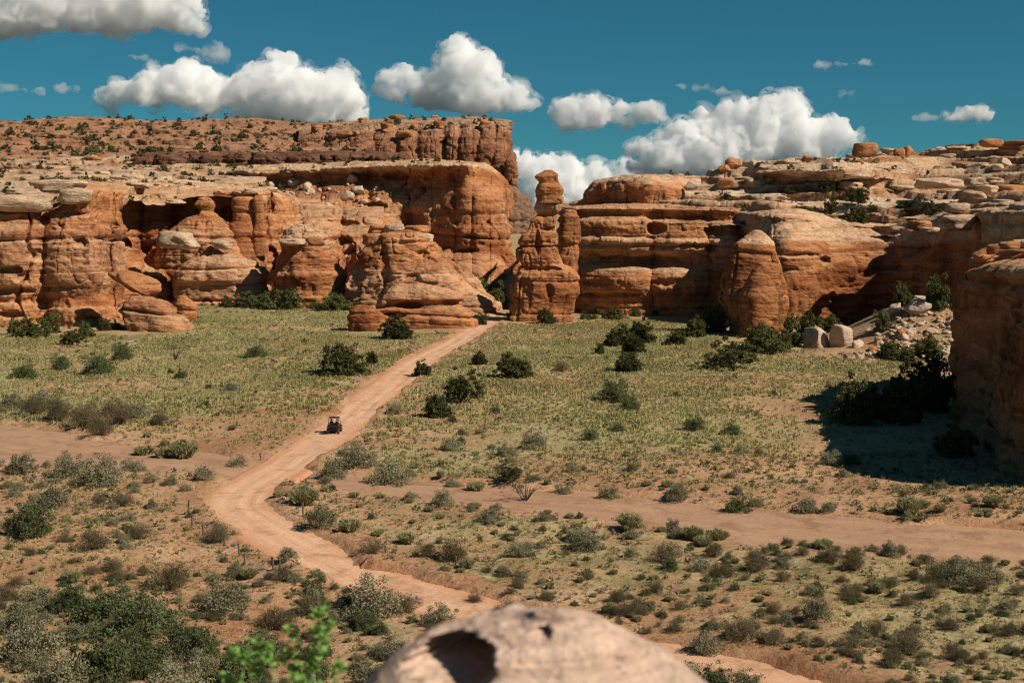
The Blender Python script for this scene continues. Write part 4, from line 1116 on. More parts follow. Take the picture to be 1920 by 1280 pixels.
scatter_stones('ledgesR', 80, (1560, 1930, 265, 425), (0.7, 4.4), (.16, .36), SLABS + SLABS_RED[:1], 'ledge_stone', 'pale stone on the right terraces', 'stones on the right terraces', 2)
scatter_stones('ledgesL', 60, (-20, 330, 300, 392), (0.8, 4.0), (.14, .3), SLABS, 'ledge_stone', 'pale flat stone on the left ledges', 'stones on the left ledges', 3)
scatter_stones('cliffB', 40, (150, 560, 330, 362), (0.6, 2.2), (.25, .5), SLABS, 'ledge_stone', 'pale flat stone on the rim', 'stones on the rim behind the domes', 5)
scatter_stones('bench', 75, (480, 720, 340, 412), (0.5, 2.3), (.5, .85), BLOCKS, 'fallen_block', 'white fallen block on the red slope', 'fallen blocks under the bench cliff', 6)
scatter_stones('mesa', 30, (580, 945, 222, 260), (1.2, 4.2), (.4, .7), BLOCKS_RED + SLABS_RED, 'mesa_boulder', 'red boulder on the mesa top', 'boulders on the far mesa', 7)
scatter_stones('mesa_slope', 60, (-20, 690, 222, 312), (1.0, 4.6), (.2, .4), BLOCKS_RED + SLABS_RED, 'mesa_boulder', 'red boulder on the mesa slope', 'boulders on the far mesa slope', 8)

# boulder field at the foot of the curved cliff
for b, Y, l, ms in [((1503, 1563, 612, 670), 238, 'largest left white boulder at the foot of the curved cliff', BLOCKS[0]), ((1555, 1600, 606, 670), 236, 'pointed upright white boulder in the middle of the pile', BLOCKS[5]),
                    ((1594, 1624, 636, 670), 234, 'cube like white boulder right of the pointed one', BLOCKS[2]), ((1664, 1696, 567, 598), 243, 'white block below the bush high on the boulder slope', BLOCKS[3]),
                    ((1701, 1748, 557, 592), 240, 'large rounded white boulder highest on the boulder slope', BLOCKS[4]), ((1620, 1652, 612, 634), 242, 'wide white boulder behind the cube like one', BLOCKS[1]),
                    ((1676, 1703, 615, 644), 233, 'brown sided boulder in the middle of the boulder slope', BLOCKS_RED[0]), ((1480, 1506, 652, 670), 236, 'small white boulder at the left end of the pile', BLOCKS[6]),
                    ((1540, 1560, 655, 670), 233, 'little stone in front of the largest left white boulder', BLOCKS[3]), ((1640, 1664, 622, 640), 237, 'flat pale boulder right of the wide one', BLOCKS[6])]:
    o = stone('fallen_boulder', ms, *b, Y, l, depth=0.9, rot=(b[0] % 5) * 0.4)
r = random.Random(12)
n = 0
while n < 270:
    u, v = r.uniform(1585, 1785), r.uniform(572, 672)
    if v < 665 - (u - 1590) * 0.62: continue
    Y = 222 + (668 - v) * 0.30 + r.uniform(-1, 1)
    x = float(W(u, v, Y)[0])
    z = float(ground_h(np.array([x]), np.array([Y]), False)[0])
    w = 0.26 * (4.4 ** (r.random() ** 1.6))
    o = link('rubble_stone', r.choice(BLOCKS + SLABS[:2] + BLOCKS_RED[:1]))
    o.scale = (w, w * r.uniform(.6, 1), w * r.uniform(.45, .8))
    o.location = (x, Y, z + w * 0.2)
    o.rotation_euler = (r.uniform(-.3, .3), r.uniform(-.3, .3), r.uniform(0, 6.28))
    auto_label(o, 'pale rubble stone on the boulder slope,', 'boulder', 'rubble on the boulder slope', u, v)
    n += 1

# ------------------------------------------------------------------ plants
def tube(pts, radii, nseg=6):
    pts = np.asarray(pts, float)
    t = np.gradient(pts, axis=0)
    t /= np.linalg.norm(t, axis=1, keepdims=True) + 1e-9
    ref = np.array([0.31, 0.95, 0.05])
    a = np.cross(t, ref); a /= np.linalg.norm(a, axis=1, keepdims=True) + 1e-9
    b = np.cross(t, a)
    th = np.linspace(0, 2 * np.pi, nseg, endpoint=False)
    V = pts[:, None] + np.asarray(radii)[:, None, None] * (np.cos(th)[None, :, None] * a[:, None] + np.sin(th)[None, :, None] * b[:, None])
    F = []
    for i in range(len(pts) - 1):
        for j in range(nseg):
            F.append((i * nseg + j, i * nseg + (j + 1) % nseg, (i + 1) * nseg + (j + 1) % nseg, (i + 1) * nseg + j))
    return V.reshape(-1, 3), np.array(F, np.int32)

class Buf:
    def __init__(s): s.V, s.F, s.T, s.n = [], [], [], 0
    def add(s, V, F, tint):
        s.V.append(V); s.F.append(F + s.n); s.T.append(np.broadcast_to(tint, (len(V),))); s.n += len(V)
    def arrays(s): return np.concatenate(s.V), np.concatenate(s.F), np.concatenate(s.T)
    def mesh(s, name, mat):
        V, F, T = s.arrays()
        me = np_mesh(name, V, F, False, {'tint': T})
        me.materials.append(mat)
        return me

def leaf_quads(C, size, rng, up=0.0, aspect=1.6):
    """small leaf faces at centres C"""
    n = len(C)
    d = rng.normal(size=(n, 3)); d[:, 2] += up * 2
    d /= np.linalg.norm(d, axis=1, keepdims=True)
    e = np.cross(d, rng.normal(size=(n, 3))); e /= np.linalg.norm(e, axis=1, keepdims=True) + 1e-9
    s = (size * rng.uniform(0.6, 1.35, n))[:, None]
    a, b = d * s * aspect * 0.5, e * s * 0.5
    V = np.stack([C - a - b * 0.5, C - a * 0.2 + b, C + a, C - a * 0.1 - b], 1).reshape(-1, 3)
    F = np.arange(4 * n).reshape(n, 4)
    return V, F

def bush(seed, w, h, clumps, leaves, leaf, spread, base=0.12, up=0.3, ragged=0.25, open_=0.0, aspect=1.6):
    """dome-shaped mass of leaf clumps, width w, height h"""
    rng = np.random.default_rng(seed)
    B = Buf()
    for k in range(clumps):
        th = rng.uniform(0, 2 * np.pi)
        ph = np.arcsin(rng.uniform(0.0, 1.0))
        rr = rng.uniform(0.55 if not open_ else 0.75, 1.0) * (1 + ragged * vn(np.array([[np.cos(th) * 1.7, np.sin(th) * 1.7, ph * 2 + seed]]), seed)[0] * 1.4)
        c = np.array([np.cos(th) * np.cos(ph) * rr * w / 2, np.sin(th) * np.cos(ph) * rr * w / 2, base * h + (1 - base) * h * np.sin(ph) * rr])
        g = rng.normal(size=(leaves, 3))
        g *= (rng.random((leaves, 1)) ** 0.4) / (np.linalg.norm(g, axis=1, keepdims=True) + 1e-9)
        C = c + g * spread * np.array([1, 1, 0.75]) * rng.uniform(0.7, 1.3)
        C[:, 2] = np.maximum(C[:, 2], 0.02)
        V, F = leaf_quads(C, leaf, rng, up, aspect)
        B.add(V, F, np.repeat(np.clip(rng.normal(0.5, 0.12) + rng.normal(0, 0.16, leaves), 0, 1), 4))
    return B

def twigs(seed, n, w, h, rad, spread=1.0, lift=0.0):
    rng = np.random.default_rng(seed)
    B = Buf()
    for k in range(n):
        th = rng.uniform(0, 6.28); out = rng.uniform(0.15, 1.0) * w / 2 * spread; hh = h * rng.uniform(0.5, 1.0) * np.sqrt(max(0.05, 1 - (out / (w / 2 * 1.15)) ** 2))
        p1 = np.array([np.cos(th) * out, np.sin(th) * out, hh])
        p0 = np.array([rng.normal(0, w * 0.05), rng.normal(0, w * 0.05), lift])
        m = (p0 + p1) / 2 + rng.normal(0, w * 0.06, 3)
        s = np.cross(p1 - p0, rng.normal(size=3)); s /= np.linalg.norm(s) + 1e-9
        V = np.array([p0 - s * rad, p0 + s * rad, m + s * rad * 0.7, m - s * rad * 0.7, p1 + s * rad * 0.3, p1 - s * rad * 0.3])
        B.add(V, np.array([[0, 1, 2, 3], [3, 2, 4, 5]]), rng.uniform(0.1, 0.9))
        for q in range(3):
            a = m + (p1 - m) * rng.uniform(0, .8); e = a + rng.normal(0, 1, 3) * w * 0.12 + np.array([0, 0, h * 0.12])
            V = np.array([a - s * rad * .5, a + s * rad * .5, e + s * rad * .2, e - s * rad * .2])
            B.add(V, np.array([[0, 1, 2, 3]]), rng.uniform(0.1, 0.9))
    return B

def blades(seed, n, w, h, wid, lean=0.6):
    rng = np.random.default_rng(seed)
    th = rng.uniform(0, 6.28, n)
    q = np.sqrt(rng.random(n))
    p0 = np.stack([np.cos(th) * q * w * 0.18, np.sin(th) * q * w * 0.18, 0 * th], 1)
    out = q * w * 0.5
    hh = h * rng.uniform(0.65, 1.0, n) * np.sqrt(np.clip(1 - (q * lean) ** 2, 0.1, 1))
    p1 = np.stack([np.cos(th) * out, np.sin(th) * out, hh], 1) + rng.normal(0, 0.03 * w, (n, 3))
    m = p0 * 0.45 + p1 * 0.55; m[:, 2] += 0.08 * h
    s = np.cross(p1 - p0, rng.normal(size=(n, 3))); s /= np.linalg.norm(s, axis=1, keepdims=True) + 1e-9
    V = np.stack([p0 - s * wid * .5, p0 + s * wid * .5, m + s * wid * 0.8, m - s * wid * 0.8, p1 + s * wid * 0.25, p1 - s * wid * 0.25], 1).reshape(-1, 3)
    i = np.arange(n)[:, None] * 6
    F = np.concatenate([i + np.array([[0, 1, 2, 3]]), i + np.array([[3, 2, 4, 5]])]) if n > 120 else i + np.array([[0, 1, 4, 5]])
    B = Buf()
    B.add(V, F, np.repeat(np.clip(rng.normal(0.5, 0.25, n), 0, 1), 6))
    return B

def merge(*bs):
    B = Buf()
    for b in bs: B.add(*b.arrays())
    return B

# unit plants: width 1 m
def sage_b(i, q=1.0): return merge(bush(300 + i, 0.95, 0.58, int(30 * q), int(12 * q), 0.07 / q ** .75, 0.13, 0.1, 0.5, 0.35), twigs(310 + i, int(10 * q), 0.8, 0.5, 0.008))
def brown_b(i, q=1.0): return merge(twigs(320 + i, int(46 * q), 1.0, 0.62, 0.008 / q ** .4, 1.0), bush(330 + i, 0.95, 0.58, int(22 * q), int(9 * q), 0.05 / q ** .75, 0.12, 0.15, 0.4, 0.4))
def rabbit_b(i, q=1.0): return merge(blades(340 + i, int(190 * q), 1.0, 0.62, 0.018 / q ** .6), bush(345 + i, 0.85, 0.52, int(12 * q), int(8 * q), 0.06, 0.1, 0.35, 0.9, 0.2))
def green_b(i, q=1.0): return merge(bush(350 + i, 0.95, 0.68, int(38 * q), int(13 * q), 0.065 / q ** .75, 0.12, 0.06, 0.5, 0.4), twigs(360 + i, int(8 * q), 0.8, 0.6, 0.008))
KINDS = {'sage': (sage_b, 'sagebrush', 'grey green sagebrush'), 'brown': (brown_b, 'dry_shrub', 'dry brown twiggy shrub'),
         'rabbit': (rabbit_b, 'rabbitbrush', 'pale feathery rabbitbrush'), 'green': (green_b, 'green_shrub', 'dark green leafy shrub')}
NVAR = 5
PM = {k: [f[0](i, 3.4).mesh(f[1], M[k]) for i in range(NVAR)] for k, f in KINDS.items()}
PS = {k: [f[0](i + 50, 0.32).arrays() for i in range(NVAR)] for k, f in KINDS.items()}
ROCKLINE = ([-400, 240, 350, 372, 500, 650, 656, 900, 906, 940, 946, 1072, 1085, 1345, 1352, 1480, 1590, 1640, 1700, 1764, 1766, 1850, 1930, 2100],
            [622, 622, 618, 584, 582, 592, 626, 618, 604, 604, 608, 606, 596, 596, 650, 652, 668, 672, 676, 680, 770, 850, 915, 990])
def free_ground(u, v): return v > np.interp(u, *ROCKLINE) + 3

BIG = [(735, 897, 76, 'sage'), (625, 884, 62, 'sage'), (672, 872, 64, 'sage'), (570, 948, 62, 'rabbit'), (655, 994, 58, 'rabbit'), (608, 908, 34, 'brown'), (345, 847, 62, 'rabbit'), (270, 840, 48, 'rabbit'), (305, 846, 40, 'rabbit'),
       (445, 862, 40, 'sage'), (892, 908, 42, 'rabbit'), (850, 902, 34, 'sage'), (1056, 915, 42, 'sage'), (1142, 926, 44, 'sage'), (1380, 948, 58, 'green'), (1515, 952, 46, 'sage'), (1705, 965, 56, 'rabbit'), (1862, 965, 48, 'rabbit'),
       (1270, 930, 46, 'sage'), (700, 1028, 56, 'brown'), (762, 1003, 46, 'rabbit'), (850, 1036, 72, 'brown'), (800, 1030, 46, 'brown'), (540, 1046, 42, 'sage'), (955, 1115, 54, 'brown'), (1046, 1136, 72, 'brown'), (890, 1096, 40, 'brown'), (700, 1130, 96, 'sage'), (762, 1120, 70, 'brown'), (825, 1154, 64, 'sage'),
       (745, 1204, 66, 'sage'), (1190, 1130, 56, 'brown'), (1320, 1196, 66, 'sage'), (1390, 1190, 84, 'brown'), (1450, 1196, 60, 'brown'), (1530, 1156, 62, 'sage'), (1640, 1182, 60, 'brown'), (1704, 1214, 84, 'brown'), (1810, 1085, 84, 'sage'), (1760, 1082, 70, 'brown'),
       (1850, 1082, 60, 'sage'), (1600, 1066, 60, 'brown'), (1560, 1048, 50, 'brown'), (1100, 1015, 60, 'sage'), (1250, 1040, 70, 'brown'), (1420, 1052, 70, 'brown'), (980, 1025, 56, 'sage'), (1080, 1000, 44, 'rabbit'), (1300, 1000, 46, 'rabbit'), (1345, 995, 54, 'rabbit'), (1180, 985, 54, 'rabbit'),
       (920, 975, 44, 'sage'), (830, 945, 48, 'sage'), (600, 985, 60, 'sage'), (130, 1122, 90, 'green'), (200, 1138, 110, 'green'), (280, 1170, 120, 'green'), (190, 1262, 150, 'green'), (70, 1120, 80, 'sage'), (420, 1135, 90, 'sage'), (480, 1206, 90, 'sage'), (350, 1210, 110, 'green'), (270, 1230, 110, 'green'),
       (520, 1150, 84, 'brown'), (580, 1130, 60, 'brown'), (60, 1215, 110, 'sage'), (30, 1160, 80, 'sage'), (110, 1290, 120, 'sage'), (330, 1290, 110, 'sage'), (440, 1265, 100, 'green'), (1300, 1282, 90, 'sage'), (1345, 1290, 84, 'green'), (1400, 1292, 80, 'sage'), (1545, 1290, 56, 'sage'), (690, 1265, 84, 'sage'),
       (175, 1020, 70, 'brown'), (55, 1000, 90, 'green'), (190, 905, 80, 'sage'), (130, 885, 60, 'sage'), (230, 945, 60, 'brown'), (250, 870, 50, 'sage'), (40, 880, 60, 'sage'), (90, 945, 80, 'sage'), (260, 1000, 60, 'brown'), (210, 1058, 46, 'brown'), (320, 1085, 90, 'brown'), (440, 1058, 36, 'sage'), (410, 1000, 60, 'brown'), (380, 900, 46, 'sage'), 
       (60, 780, 60, 'brown'), (110, 790, 70, 'brown'), (160, 800, 80, 'brown'), (220, 795, 80, 'brown'), (255, 785, 50, 'sage'), (190, 815, 60, 'brown'), (300, 795, 50, 'brown'), (20, 760, 50, 'sage'), (85, 765, 60, 'sage'), (185, 695, 66, 'green'), (45, 705, 46, 'green'), (115, 690, 40, 'green'), (230, 672, 44, 'green'), (480, 672, 40, 'green'), (340, 703, 26, 'green'), (435, 735, 34, 'sage'),
       (1150, 755, 60, 'green'), (1180, 770, 40, 'green'), (1105, 825, 32, 'green'), (1160, 808, 28, 'green'), (1000, 840, 50, 'sage'), (845, 840, 52, 'sage'), (950, 855, 40, 'sage'), (740, 776, 34, 'sage'), (930, 775, 24, 'green'), (1052, 697, 34, 'brown'), (1345, 850, 26, 'green'), (1560, 870, 44, 'sage'), (1595, 868, 40, 'green'), (1300, 805, 44, 'green'), (1370, 815, 40, 'green')]

def build_shrubs():
    rng = np.random.default_rng(21)
    items = []                       # x, y, width, kind, u, v
    for u, v, wpx, k in BIG:
        x, y = G(u, v)
        items.append((x, y, wpx / FPX * y * 0.98, k, 1))
    N = 60000
    y = np.sqrt(rng.uniform(58 ** 2, 345 ** 2, N))
    x = rng.uniform(-1, 1, N) * (0.42 * y + 6)
    u, v = PX(x, y, 0 * x)
    z, er, ew = ground_h(x, y)
    ok = free_ground(u, v) & (er > 0.9) & (ew > 0.6)
    c1 = n2(x / 9, y / 9, 61, 3); c2 = n2(x / 7, y / 7, 63, 3); c3 = n2(x / 11, y / 11, 65, 3)
    nl = ((u < 720) & (v > 1060)).astype(float); ml = ((u < 480) & (v > 860) & (v <= 1060)).astype(float)
    nr = ((u > 900) & (v > 985)).astype(float); wl = ((u < 320) & (v > 740) & (v < 815)).astype(float)
    edge = np.exp(-np.clip(ew, 0, 99) / 4.5)
    sandy = np.exp(-(((u - 370) / 120) ** 2 + ((v - 915) / 35) ** 2))
    far = (v < 800).astype(float)
    D = {'sage': 0.036 + 0.17 * edge + 0.30 * nl * sstep(-.2, .3, c1) + 0.26 * ml * sstep(-.2, .25, c1) + 0.05 * nr * sstep(0, .3, c1) + 0.07 * far * sstep(0.1, 0.5, c1),
         'brown': 0.020 + 0.34 * nr * sstep(-.15, .3, c2) + 0.11 * ml * sstep(-.1, .3, c2) + 0.16 * wl * sstep(-.3, .2, c2) + 0.12 * nl,
         'rabbit': 0.010 + 0.20 * edge * sstep(-.3, .2, c3),
         'green': 0.007 + 0.24 * nl * sstep(-.1, .3, c2) + 0.05 * far * sstep(0.15, 0.5, c2) * (u < 800) + 0.025 * far * sstep(0.1, 0.5, c2)}
    area = 0.5 * (345 ** 2 - 58 ** 2) * 0.84 / N
    pick = rng.random(N)
    acc = np.zeros(N)
    for k, d in D.items():
        p = d * (1 - sandy * 0.9) * area * 1.0
        s = ok & (pick >= acc) & (pick < acc + p)
        acc = acc + p
        for i in np.where(s)[0]:
            w = {'sage': .5, 'brown': .55, 'rabbit': .5, 'green': .5}[k] * (3.2 ** (rng.random() ** 1.4))
            w *= 0.75 + 0.35 * (nl[i] + nr[i] * 0.4) + 0.15 * edge[i]
            items.append((x[i], y[i], w, k, 0))
    # low carpet of young plants on the near flats
    N2 = 13500
    y = np.sqrt(rng.uniform(60 ** 2, 135 ** 2, N2)); x = rng.uniform(-1, 1, N2) * (0.42 * y + 4)
    u, v = PX(x, y, 0 * x)
    z, er, ew = ground_h(x, y)
    cl = n2(x / 5, y / 5, 67, 3)
    sandy = np.exp(-(((u - 370) / 120) ** 2 + ((v - 915) / 35) ** 2))
    ok = free_ground(u, v) & (er > 0.7) & (ew > 0.5) & (rng.random(N2) < (0.28 + 0.45 * sstep(-0.1, 0.4, cl)) * (1 - 0.9 * sandy))
    for i in np.where(ok)[0]:
        k = ['sage', 'brown', 'sage', 'brown', 'green', 'rabbit'][int(rng.integers(6))]
        items.append((x[i], y[i], rng.uniform(0.28, 0.7), k, 0))
    X = np.array([i[0] for i in items]); Yy = np.array([i[1] for i in items]); Wd = np.array([i[2] for i in items])
    Z = ground_h(X, Yy, False)
    UU, VV = PX(X, Yy, Z)
    app = Wd / Yy + np.array([i[4] for i in items]) * 0.02
    vis = (UU > -40) & (UU < 1960) & (VV < 1330)
    for k, (f, nm, desc) in KINDS.items():
        idx = [i for i in range(len(items)) if items[i][3] == k]
        idx.sort(key=lambda i: -(app[i] if vis[i] else 0))
        top, rest = idx[:260], idx[260:]
        for i in top:
            w = Wd[i]
            o = link(nm, PM[k][int(rng.integers(NVAR))])
            hs = w * rng.uniform(0.8, 1.15)
            o.location = (X[i], Yy[i], Z[i] - 0.03)
            o.scale = (w * rng.uniform(.9, 1.15), w, hs)
            o.rotation_euler = (0, 0, rng.uniform(0, 6.28))
            size = 'big ' if w * FPX / Yy[i] > 62 else ('small ' if w * FPX / Yy[i] < 26 else '')
            auto_label(o, size + desc, 'shrub', desc + ' on the valley floor', UU[i], VV[i])
        B = Buf()
        for i in rest:
            V, F, T = PS[k][int(rng.integers(NVAR))]
            a = rng.uniform(0, 6.28); c, s = np.cos(a), np.sin(a)
            w = Wd[i]
            Q = V * np.array([w, w, w * rng.uniform(.8, 1.15)])
            Q = np.stack([Q[:, 0] * c - Q[:, 1] * s + X[i], Q[:, 0] * s + Q[:, 1] * c + Yy[i], Q[:, 2] + Z[i] - 0.03], 1)
            B.add(Q, F, np.clip(T + rng.normal(0, 0.15), 0, 1))
        if rest:
            o = link('small_' + nm + '_cover', B.mesh('small_' + nm + '_cover', M[k]))
            tag(o, 'countless small ' + desc + ' plants dotting the valley floor', 'shrubs', kind='stuff')
        print('SHRUB', k, len(top), len(rest))

def build_grass():
    rng = np.random.default_rng(33)
    N = 260000
    y = np.sqrt(rng.uniform(58 ** 2, 345 ** 2, N))
    x = rng.uniform(-1, 1, N) * (0.41 * y + 5)
    u, v = PX(x, y, 0 * x)
    z, er, ew = ground_h(x, y)
    dn = 0.5 + 0.7 * n2(x / 16, y / 16, 71, 4) + 0.25 * sstep(110, 200, y)
    dn *= sstep(0.2, 2.0, er) * sstep(0.3, 3.5, ew)
    sandy = np.exp(-(((u - 370) / 110) ** 2 + ((v - 915) / 30) ** 2)) + np.exp(-(((u - 1500) / 60) ** 2 + ((v - 775) / 22) ** 2)) + np.exp(-(((u - 1700) / 170) ** 2 + ((v - 835) / 60) ** 2))
    dn *= 1 - 0.85 * np.clip(sandy, 0, 1)
    ok = free_ground(u, v) & (rng.random(N) < dn * 0.72)
    idx = np.where(ok)[0]
    tv = []
    for i in range(6):
        g = np.random.default_rng(400 + i)
        nb_ = 7
        th = g.uniform(0, 6.28, nb_); b0 = np.sqrt(g.random(nb_)) * 0.24; o_ = b0 + g.uniform(0.0, 0.2, nb_); hh = g.uniform(0.18, 0.42, nb_)
        p0 = np.stack([np.cos(th) * b0, np.sin(th) * b0, 0 * th], 1); p1 = np.stack([np.cos(th) * o_, np.sin(th) * o_, hh], 1)
        t2 = th + g.uniform(0.3, 2.6, nb_)
        sd = np.stack([np.cos(t2), np.sin(t2), 0 * th], 1) * 0.13
        V = np.stack([p0 - sd, p0 + sd, p1], 1).reshape(-1, 3)
        tv.append((V, np.arange(3 * nb_).reshape(nb_, 3), np.repeat(np.clip(g.normal(.5, .2, nb_), 0, 1), 3)))
    # single faces per blade are enough at this size
    nb = len(tv[0][0])
    var = rng.integers(0, 6, len(idx))
    TV = np.stack([t[0] for t in tv]); TT = np.stack([t[2] for t in tv]); FF = tv[0][1]
    a = rng.uniform(0, 6.28, len(idx)); s = rng.uniform(0.5, 1.15, len(idx)) * (0.48 + 0.52 * sstep(85, 170, y[idx])) * (1 + 0.3 * n2(x[idx] / 8, y[idx] / 8, 73, 2))
    Q = TV[var] * s[:, None, None]
    c, sn = np.cos(a)[:, None], np.sin(a)[:, None]
    P = np.stack([Q[..., 0] * c - Q[..., 1] * sn + x[idx][:, None], Q[..., 0] * sn + Q[..., 1] * c + y[idx][:, None], Q[..., 2] + z[idx][:, None] - 0.02], -1)
    T = np.clip(TT[var] + (0.30 * n2(x[idx] / 12, y[idx] / 12, 75, 3) + rng.normal(0, .1, len(idx)))[:, None], 0, 1)
    F = (np.arange(len(idx))[:, None, None] * nb + FF[None]).reshape(-1, 3)
    me = np_mesh('bunch_grass', P.reshape(-1, 3), F, False, {'tint': T.reshape(-1)})
    o = link('bunch_grass', me, M['grass'])
    tag(o, 'tufts of dry and green grass all over the valley floor', 'grass', kind='stuff')
    print('GRASS', len(idx), len(F))

build_shrubs()
build_grass()

# ------------------------------------------------------------------ junipers and thickets
def juniper_parts(seed, w, h, kind):
    rng = np.random.default_rng(seed)
    if kind == 'round':
        B = bush(seed, w, h, 150, 46, 0.17, 0.42, 0.03, 0.4, 0.30)
        T = []
    elif kind == 'open':
        B = bush(seed, w, h, 90, 40, 0.16, 0.40, 0.20, 0.4, 0.55, 1)
        B2 = bush(seed + 5, w * 0.6, h * 0.75, 26, 30, 0.16, 0.36, 0.3, 0.4, 0.4)
        B = merge(B, B2)
    elif kind == 'bare':
        B = bush(seed, w, h, 26, 12, 0.10, 0.30, 0.35, 0.4, 0.5, 1)
    else:
        B = bush(seed, w, h, 120, 42, 0.17, 0.40, 0.02, 0.6, 0.45)
    V, F = [], []
    n = 0
    limbs = [((0, 0, -0.3), (rng.normal(0, .08), rng.normal(0, .08), h * 0.28), (rng.normal(0, .15), rng.normal(0, .15), h * 0.72), 0.17)]
    for k in range(9 if kind in ('open', 'bare') else 5):
        th = k * 6.28 / (9 if kind in ('open', 'bare') else 5) + rng.uniform(-.4, .4)
        o_ = w * rng.uniform(.25, .42)
        limbs.append(((0, 0, h * rng.uniform(0.02, .15)), (np.cos(th) * o_ * .45, np.sin(th) * o_ * .45, h * rng.uniform(.25, .4)), (np.cos(th) * o_, np.sin(th) * o_, h * rng.uniform(.5, .85)), 0.09))
    for a, b, c, r0 in limbs:
        pts = spline([a, b, c], h * 0.12)
        r_ = np.linspace(r0, r0 * 0.2, len(pts)) * (w / 4.5)
        v, f = tube(pts, r_)
        V.append(v); F.append(f + n); n += len(v)
    return B, np.concatenate(V), np.concatenate(F)

TREES = {}
for kd, mt, cnt, (w, h) in (('round', 'juniper', 5, (4.4, 3.3)), ('open', 'juniper', 4, (4.4, 3.9)), ('thicket', 'tamarisk', 5, (4.2, 3.2)), ('bare', 'brown', 2, (3.6, 2.8))):
    L_ = []
    for i in range(cnt):
        B, tv_, tf_ = juniper_parts(500 + 17 * i + len(kd), w, h, kd)
        crown = B.mesh('crown', M[mt])
        V = B.arrays()[0]
        trunk = np_mesh('trunk', tv_, tf_)
        trunk.materials.append(M['bark'])
        L_.append((crown, trunk, np.percentile(V[:, 0], 98.5) - np.percentile(V[:, 0], 1.5), np.percentile(V[:, 2], 99)))
    TREES[kd] = L_

def tree(kind, x, y, z, w, h, seed, label=None, desc=None, group=None, cat='tree', name=None):
    r = random.Random(seed)
    crown, trunk, w0, h0 = r.choice(TREES[kind])
    e = empty(name or {'round': 'juniper_tree', 'open': 'juniper_tree', 'thicket': 'leafy_thicket', 'bare': 'bare_shrub'}[kind], (x, y, z - 0.05), r.uniform(0, 6.28))
    e.scale = (w / w0, w / w0, h / h0)
    link('crown', crown, None, e)
    link('trunk', trunk, None, e)
    if label: tag(e, label, cat, group)
    else: auto_label(e, desc, cat, group, *PX(x, y, z))
    return e

